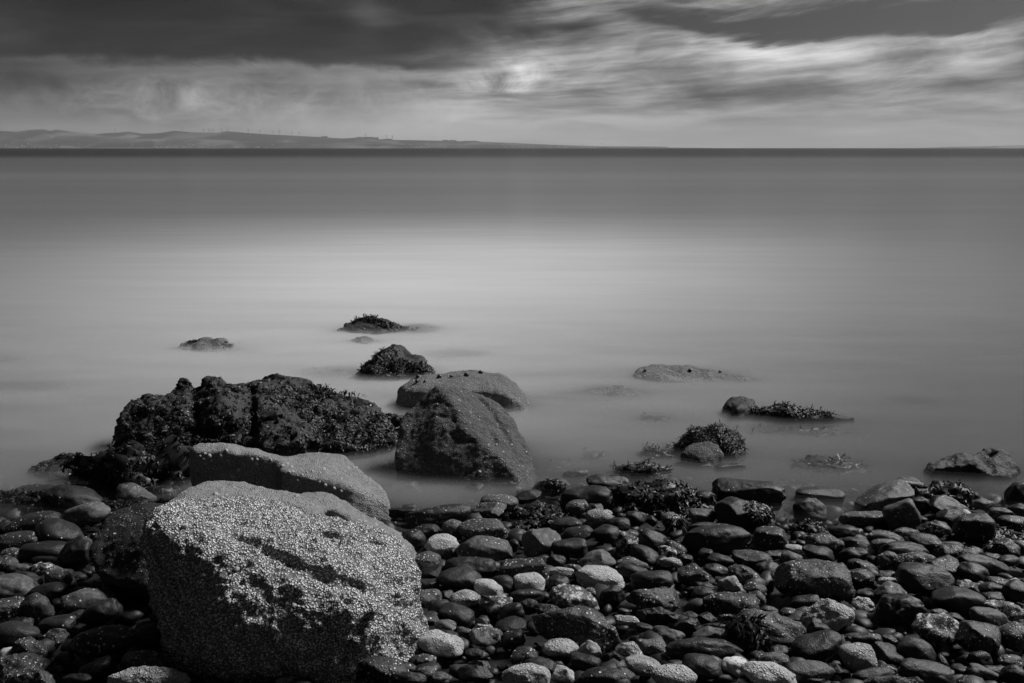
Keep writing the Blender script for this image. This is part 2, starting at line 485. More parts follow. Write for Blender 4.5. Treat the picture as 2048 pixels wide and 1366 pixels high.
def lump(spec, zb, spread=1.0, dy=0.0):
    """upper points from the photo, continued straight down to height zb"""
    top = [P(*s) for s in spec]
    c = sum(top, Vector()) / len(top)
    low = [Vector((c.x + (p.x - c.x) * spread, c.y + (p.y - c.y) * spread + dy, zb)) for p in top]
    return top + low

random.seed(5)
ROCKS = {}
def add_rock(name, label, v, f, mat, group=None, cat='rock', part=None):
    c = v.mean(0); c[2] = v[:, 2].min()
    o = empty(name, c)
    mesh_obj('bare_rock', v - c, f, mat, o)
    tag(o, label, cat, group)
    solid(v, f)
    ROCKS[part or name] = (o, v, f, bvh_of(v, f))
    return o

# the barnacled boulder in front
v, f = hull_mesh([[P(*s) for s in [
    (290,1036,2.62),(283,1085,2.60),(287,1150,2.57),(318,1290,2.54),(335,1345,2.50),
    (300,1030,2.66),(345,1000,2.76),(405,1055,2.58),(470,1078,2.55),(560,1112,2.52),(660,1150,2.50),(735,1180,2.51),(420,1110,2.50),(560,1170,2.44),(700,1215,2.43),
    (470,1350,2.42),(590,1366,2.41),(680,1366,2.42),(420,1240,2.43),(600,1270,2.385),
    (838,1112,2.72),(838,1180,2.66),(815,1255,2.58),(760,1318,2.50),(705,1352,2.44),
    (380,985,2.86),(470,1004,2.95),(560,1020,3.0),(650,1036,3.0),(740,1060,2.95),(815,1085,2.85)]]
    + [Vector((x, y, 0.02)) for x, y in [(-0.98,2.72),(-0.85,2.44),(-0.25,2.33),(-0.30,2.9),(-0.8,2.95)]]],
    0.0062, 48, 0.028, 4.5, 1, 6)
v = crack(v, f, [[(470,1068),(520,1090),(560,1110),(600,1130),(625,1140)], [(300,1085),(310,1130),(345,1170),(352,1210)],
                 [(640,1060),(700,1072),(760,1085)], [(625,1140),(665,1170),(700,1205)], [(740,1240),(700,1290),(690,1330)]], 0.020, 0.011)
v = crack(v, f, [[(400,1035),(470,1040),(540,1050),(620,1062),(690,1085)], [(520,1095),(600,1128),(690,1165),(740,1178)]], 0.016, 0.022)
nn = vnormals(v, f); v = v + nn * (0.007 * perlin(v * 22) + 0.006 * perlin(v * 60) + 0.0045 * perlin(v * 110 + 3))[:, None]
BOULDER = add_rock('boulder', 'biggest pale boulder, crusted with barnacles, on the cobbles in front', v, f, M_BOULDER, cat='boulder', part='front')

# ledge boulder behind it
v, f = hull_mesh([
    [P(*s) for s in [(330,1000,3.2),(370,978,3.3),(402,968,3.4),(440,965,3.45),(520,972,3.45),(600,984,3.45),(655,992,3.45),(640,1030,3.25),(420,1000,3.1),(520,1060,3.0),(350,1040,3.0)]]
      + [Vector((-1.0,3.0,0.0)), Vector((-0.5,3.0,0.0)), Vector((-0.5,3.6,0.0)), Vector((-1.05,3.5,0.0))],
    [P(*s) for s in [(600,984,3.5),(655,988,3.5),(700,1003,3.5),(730,1020,3.5),(770,1047,3.45),(800,1066,3.42),(822,1092,3.38),(822,1112,3.3),(690,1040,3.2),(760,1090,3.2)]]
      + [Vector((-0.6,3.1,0.0)), Vector((-0.3,3.25,0.0)), Vector((-0.33,3.55,0.0)), Vector((-0.7,3.65,0.0))]],
    0.0085, 7, 0.020, 4.0, 2, 5)
v = crack(v, f, [[(470,1002),(560,1012),(620,1030),(680,1042),(720,1052)]], 0.022, 0.02)
nn = vnormals(v, f); v = v + nn * (0.003 * perlin(v * 70))[:, None]
LEDGE = add_rock('boulder', 'low humped boulder rising right behind the biggest pale boulder', v, f, M_LEDGE, cat='boulder', part='ledge')

# dark low boulder at its left end
v, f = hull_mesh([
    [P(*s) for s in [(182,1075,3.12),(178,1100,3.08),(190,1050,3.2),(225,1020,3.25),(280,1003,3.25),(330,998,3.25),(340,1060,3.02),(185,1140,3.0),(205,1165,2.98),(300,1180,2.9)]]
      + [Vector((-1.25,3.05,0.0)), Vector((-0.9,2.95,0.0)), Vector((-0.9,3.4,0.0)), Vector((-1.3,3.35,0.0))]],
    0.0085, 9, 0.016, 5.0, 22, 5)
nn = vnormals(v, f); v = v + nn * (0.004 * perlin(v * 60))[:, None]
add_rock('boulder', 'dark rounded boulder flecked with barnacles, pressed against the left side of the biggest boulder', v, f, M_FLANK, cat='boulder', part='flank')

# limpet boulder
v, f = hull_mesh([
    lump([(384,888,4.2),(392,884,4.3),(440,886,4.3),(500,893,4.3),(560,905,4.3),(600,915,4.25),(388,900,4.12),(480,905,4.1),(560,920,4.08)], -0.06, 1.0, -0.08),
    lump([(540,905,4.3),(600,908,4.35),(650,903,4.4),(690,912,4.38),(725,942,4.3),(755,970,4.2),(775,995,4.15),(785,1012,4.1),(640,935,4.1),(700,975,4.0),(560,940,4.02)], -0.08, 1.02, -0.05)],
    0.0095, 9, 0.016, 4.5, 3, 5)
v = crack(v, f, [[(485,895),(478,915),(462,940)]], 0.01, 0.02)
nn = vnormals(v, f); v = v + nn * (0.002 * perlin(v * 60))[:, None]
LIMPETROCK = add_rock('boulder', 'long grey boulder dotted with limpets below the weedy rock', v, f, M_LEDGE, cat='boulder', part='limpets')

# ridged rock standing in the pool
v, f = hull_mesh([[P(*s) for s in [(872,775,4.75),(905,777,4.8),(935,779,4.86),(958,785,4.92),(982,796,4.94),(1004,812,4.92),(1026,840,4.88),(1048,880,4.82),(1062,910,4.76),(1072,936,4.72),
    (838,798,4.74),(804,836,4.68),(792,872,4.62),(790,915,4.56),(800,950,4.50),(912,815,4.62),(930,858,4.53),(962,885,4.49),(985,910,4.47),(1012,930,4.44),(1038,955,4.42)]]
    + [Vector((x, y, -0.12)) for x, y in [(-0.53,4.45),(-0.45,4.32),(-0.1,4.2),(0.05,4.28),(0.13,4.55),(-0.1,4.95),(-0.4,4.85)]],
    [P(*s) for s in [(975,820,4.98),(1010,830,5.0),(1035,865,4.98),(1062,925,4.85),(1010,900,4.9),(985,850,4.95)]] + [Vector((x,y,-0.1)) for x, y in [(0.0,4.75),(0.13,4.7),(0.1,5.0),(-0.05,5.0)]]],
    0.0088, 4, 0.016, 5.5, 4, 6, 0.25)
v = crack(v, f, [[(965,800),(1000,850),(1020,885),(1045,925)], [(905,870),(925,885),(945,880)], [(985,865),(992,890)]], 0.014, 0.014)
nn = vnormals(v, f); v = v + nn * (0.003 * perlin(v * 60))[:, None]
RIDGE = add_rock('rock', 'ridged pyramid-shaped rock standing in the pool beside the limpet boulder', v, f, M_RIDGE, part='ridge')

# round-backed rock behind it
v, f = hull_mesh([lump([(787,800,5.75),(795,775,5.82),(830,752,5.92),(880,742,6.0),(950,738,6.05),(1000,745,6.0),(1036,765,5.92),(1054,790,5.85),(1062,808,5.78),(1000,785,5.64),(900,775,5.62),(830,785,5.62),(1040,808,5.68)], -0.15, 1.0, -0.04)],
    0.012, 10, 0.018, 4.0, 5, 5)
nn = vnormals(v, f); v = v + nn * (0.003 * perlin(v * 50))[:, None]
ROUND = add_rock('rock', 'round-backed loaf-shaped grey rock right behind the ridged rock', v, f, M_ROCK, part='round')

# weed-covered outcrop at left
v, f = hull_mesh([
    lump([(226,872,4.95),(236,838,4.98),(258,812,5.05),(298,790,5.1),(345,785,5.15),(400,798,5.1),(405,880,4.8),(300,880,4.8),(235,900,4.88)], -0.1, 1.0, -0.03),
    lump([(330,800,5.15),(400,785,5.2),(470,778,5.2),(530,775,5.3),(600,800,5.2),(520,880,4.8),(420,880,4.78),(640,860,4.95)], -0.1),
    lump([(345,776,5.2),(400,768,5.25),(470,768,5.3),(520,764,5.4),(570,766,5.42),(480,800,5.1),(400,800,5.1)], -0.05),
    lump([(336,788,5.18),(348,766,5.22),(370,752,5.25),(387,762,5.22),(388,800,5.15)], 0.0),
    lump([(388,795,5.1),(394,770,5.2),(412,748,5.28),(448,756,5.26),(482,768,5.2),(502,792,5.1),(500,850,4.85),(402,850,4.85),(450,800,4.95)], -0.05),
    lump([(502,788,5.12),(540,800,5.1),(600,832,4.98),(622,850,4.92),(612,885,4.72),(520,895,4.68),(512,842,4.82),(556,828,4.86)], -0.08),
    lump([(508,760,5.5),(524,748,5.55),(545,744,5.55),(585,756,5.55),(640,780,5.5),(705,795,5.4),(762,812,5.28),(800,832,5.18),(820,850,5.08),(790,880,4.9),(700,900,4.8),(640,890,4.8)], -0.1)],
    0.0105, 1, 0.030, 7.0, 6, 6, 0.45)
v = crack(v, f, [[(388,752),(386,790),(392,840)], [(500,775),(508,820),(505,870)], [(395,775),(440,770),(490,785)], [(510,845),(560,832),(600,850)]], 0.02, 0.016)
nn = vnormals(v, f); v = v + nn * (0.003 * perlin(v * 55))[:, None]
OUTCROP = add_rock('rock', 'broad craggy dark outcrop hung with seaweed, behind the limpet boulder', v, f, M_DARKROCK, part='outcrop')

# small rocks in the sea
def sea_rock(label, lumps, mat, seed, amp=0.02, part=None, vox=0.014, it=5, zb=-0.16, spread=1.3, freq=6.0):
    yy = max(P(*q).y for s in lumps for q in s)
    zb = min(zb, gz(0, yy) - 0.06)
    v, f = hull_mesh([lump(s, zb, spread) for s in lumps], vox, it, amp, freq, seed, 5, 0.2)
    return add_rock('rock', label, v, f, mat, part=part)
sea_rock('dark weedy rock in the water just behind the round-backed rock', [
    [(712,748,6.5),(740,716,6.62),(764,696,6.72),(785,685,6.78),(812,694,6.8),(838,712,6.78),(866,738,6.62),(800,752,6.42),(740,752,6.42)],
    [(815,745,6.5),(830,722,6.6),(850,720,6.6),(872,742,6.5),(850,752,6.4)]], M_DARKROCK, 7, 0.03, 'peak')
sea_rock('farthest weed-topped rock in the calm water', [
    [(668,662,8.15),(692,644,8.3),(715,632,8.4),(745,630,8.4),(770,645,8.3),(808,655,8.25),(846,664,8.2),(750,664,8.0)]], M_DARKROCK, 8, 0.03, 'far', 0.018)
sea_rock('small low rock barely showing below the farthest weed-topped rock', [
    [(690,684,7.75),(715,670,7.8),(745,670,7.8),(766,686,7.7),(730,688,7.6)]], M_ROCK, 9, 0.025, 'awash', 0.018)
sea_rock('low grey rock alone in the water beyond the craggy outcrop', [
    [(342,698,7.45),(365,680,7.5),(400,672,7.55),(430,675,7.55),(462,686,7.5),(490,700,7.4),(410,704,7.3)]], M_ROCK, 10, 0.035, 'lone', 0.016)
sea_rock('long low whale-shaped rock out in the water, right of centre', [
    [(1268,748,6.5),(1275,734,6.6),(1310,726,6.7),(1360,727,6.7),(1420,738,6.65),(1470,750,6.55),(1518,762,6.42),(1400,764,6.35),(1300,760,6.4)]], M_ROCK, 11, 0.02, 'whale', 0.014, 8)
sea_rock('small pale hump of rock awash below the whale-shaped rock', [
    [(1170,780,6.15),(1195,770,6.25),(1235,769,6.25),(1300,782,6.1),(1230,790,6.0)]], M_ROCK, 12, 0.018, 'hump', 0.014, 8)
sea_rock('low dark rock trailing weed in the water at right', [
    [(1450,806,5.6),(1462,792,5.68),(1490,788,5.7),(1512,797,5.65),(1510,815,5.5),(1470,818,5.45)],
    [(1500,820,5.5),(1540,811,5.6),(1590,810,5.6),(1650,817,5.58),(1715,834,5.45),(1600,832,5.42)]], M_DARKROCK, 13, 0.025, 'trail', 0.014)
sea_rock('tall rounded dark rock under a black shock of weed, in the shallows', [
    [(1345,898,4.86),(1362,872,4.92),(1388,852,4.96),(1440,846,4.97),(1472,860,4.95),(1488,900,4.88),(1470,912,4.78),(1400,890,4.82),(1440,880,4.84)]], M_DARKROCK, 14, 0.015, 'shock', 0.011, 5, -0.16, 1.1)
sea_rock('small pale speckled rock sitting against the black-haired rock', [
    [(1362,905,4.72),(1376,886,4.76),(1405,878,4.78),(1436,888,4.76),(1448,908,4.72),(1400,920,4.64)]], M_RIDGE, 24, 0.014, 'pale', 0.010, 6, -0.16, 1.1)
sea_rock('jagged flat-topped rock in the water at the right edge', [
    [(1848,944,4.55),(1860,926,4.60),(1885,918,4.64),(1935,912,4.66),(1985,901,4.66),(1930,930,4.5),(1870,935,4.5),(2000,935,4.5)], [(1965,903,4.66),(1985,896,4.68),(2003,900,4.66),(2020,922,4.62),(2037,945,4.56),(2010,953,4.48),(1960,940,4.48)]], M_DARKROCK, 15, 0.026, 'jag', 0.009, 2, -0.16, 1.1, 9.0)
sea_rock('wet knobbly rock at the left edge of the water', [
    [(55,942,4.6),(80,920,4.68),(110,907,4.72),(150,908,4.70),(188,916,4.68),(165,940,4.56),(90,950,4.52)]], M_DARKROCK, 16, 0.034, 'knobbly', 0.012, 5)

# ------------------------------------------------------------------ limpets and periwinkles, parts of the rocks they grow on
def limpet_mesh():
    v, f = ICO[3]; v = v.copy()
    ang = np.arctan2(v[:, 1], v[:, 0]); r = np.hypot(v[:, 0], v[:, 1])
    rib = 1 + 0.07 * np.sin(ang * 11) * np.clip(r, 0, 1)
    z = np.where(v[:, 2] > 0, 0.85 * np.clip(1 - r, 0, 1) ** 0.8 * 1.0, -0.1 * (1 - r))
    w = np.stack([v[:, 0] * rib, v[:, 1] * rib * 0.86, z], 1)
    return w, f
LV, LF = limpet_mesh()
L_ME = mesh_obj('limpet', LV, LF, M_LIMPET); S_ME = mesh_obj('periwinkle', ICO[2][0] * [0.8, 0.7, 0.75], ICO[2][1], M_SNAIL)
def grow(part, spots, radius, shell, name):
    o, v, f, bv = ROCKS[part]
    for (px, py) in spots:
        loc, nor = hit(bv, px, py)
        if loc is None: continue
        c = bpy.data.objects.new(name, shell.data); COL.objects.link(c)
        c.parent = o
        s = radius * random.uniform(0.7, 1.25)
        q = nor.to_track_quat('Z', 'Y') @ Matrix.Rotation(random.uniform(0, 6.28), 3, 'Z').to_quaternion()
        c.location = loc - Vector(o.location) - nor * (0.1 * s if shell is L_ME else -0.3 * s)
        c.rotation_euler = q.to_euler(); c.scale = (s, s, s)
Z3 = lambda l: [(200 + a / 3.15, 720 + b / 3.15) for a, b in l]
Z1 = lambda l: [(150 + a / 2.926, 940 + b / 2.926) for a, b in l]
Z4 = lambda l: [(770 + a / 5.255, 720 + b / 5.255) for a, b in l]
grow('limpets', Z3([(633,607),(660,592),(690,605),(655,625),(703,635),(763,605),(795,570),(805,632),(872,692),(832,740),(957,628),(990,628),(985,655),(1075,628),(1147,668),(1180,655),(1205,672),(1193,707),(1210,700),(1245,758),(1272,722),(1303,707),(1410,687),(1385,710),(1382,770),(1420,790),(1520,748),(1520,828),(1580,797),(1540,700),(1563,680),(1595,678),(1617,678),(1695,715),(1740,735),(1770,768),(1700,748),(1475,810),(988,773),(900,655)]), 0.0095, L_ME, 'limpet')
grow('front', Z1([(678,170),(612,197),(768,208),(665,260),(645,327),(640,440),(822,348),(1053,363),(1330,405),(1420,400),(1520,418),(945,577),(890,745),(1042,770),(1240,785),(1280,790),(945,915),(972,958),(1143,825),(1160,365),(1110,262),(1860,730),(1880,815)]), 0.0075, L_ME, 'limpet')
grow('ledge', Z1([(925,198),(885,150),(860,162),(1390,205),(1300,150),(1665,300),(1700,300),(1760,320),(1730,370),(1820,260),(1755,285),(820,140)]), 0.009, L_ME, 'limpet')
grow('ridge', Z4([(550,465),(900,557),(895,662),(990,625),(985,595),(1170,890),(1240,965),(1222,1040),(995,1178),(780,425)]), 0.0085, L_ME, 'limpet')
grow('round', Z4([(585,105),(965,100),(1008,110),(1060,110),(1003,140),(855,165),(570,185),(420,230),(340,230),(345,180),(700,180)]), 0.016, S_ME, 'periwinkle')
grow('whale', [(1330,727),(1365,729),(1290,742),(1380,742),(1440,745)], 0.018, S_ME, 'periwinkle')
bpy.data.objects.remove(L_ME); bpy.data.objects.remove(S_ME)

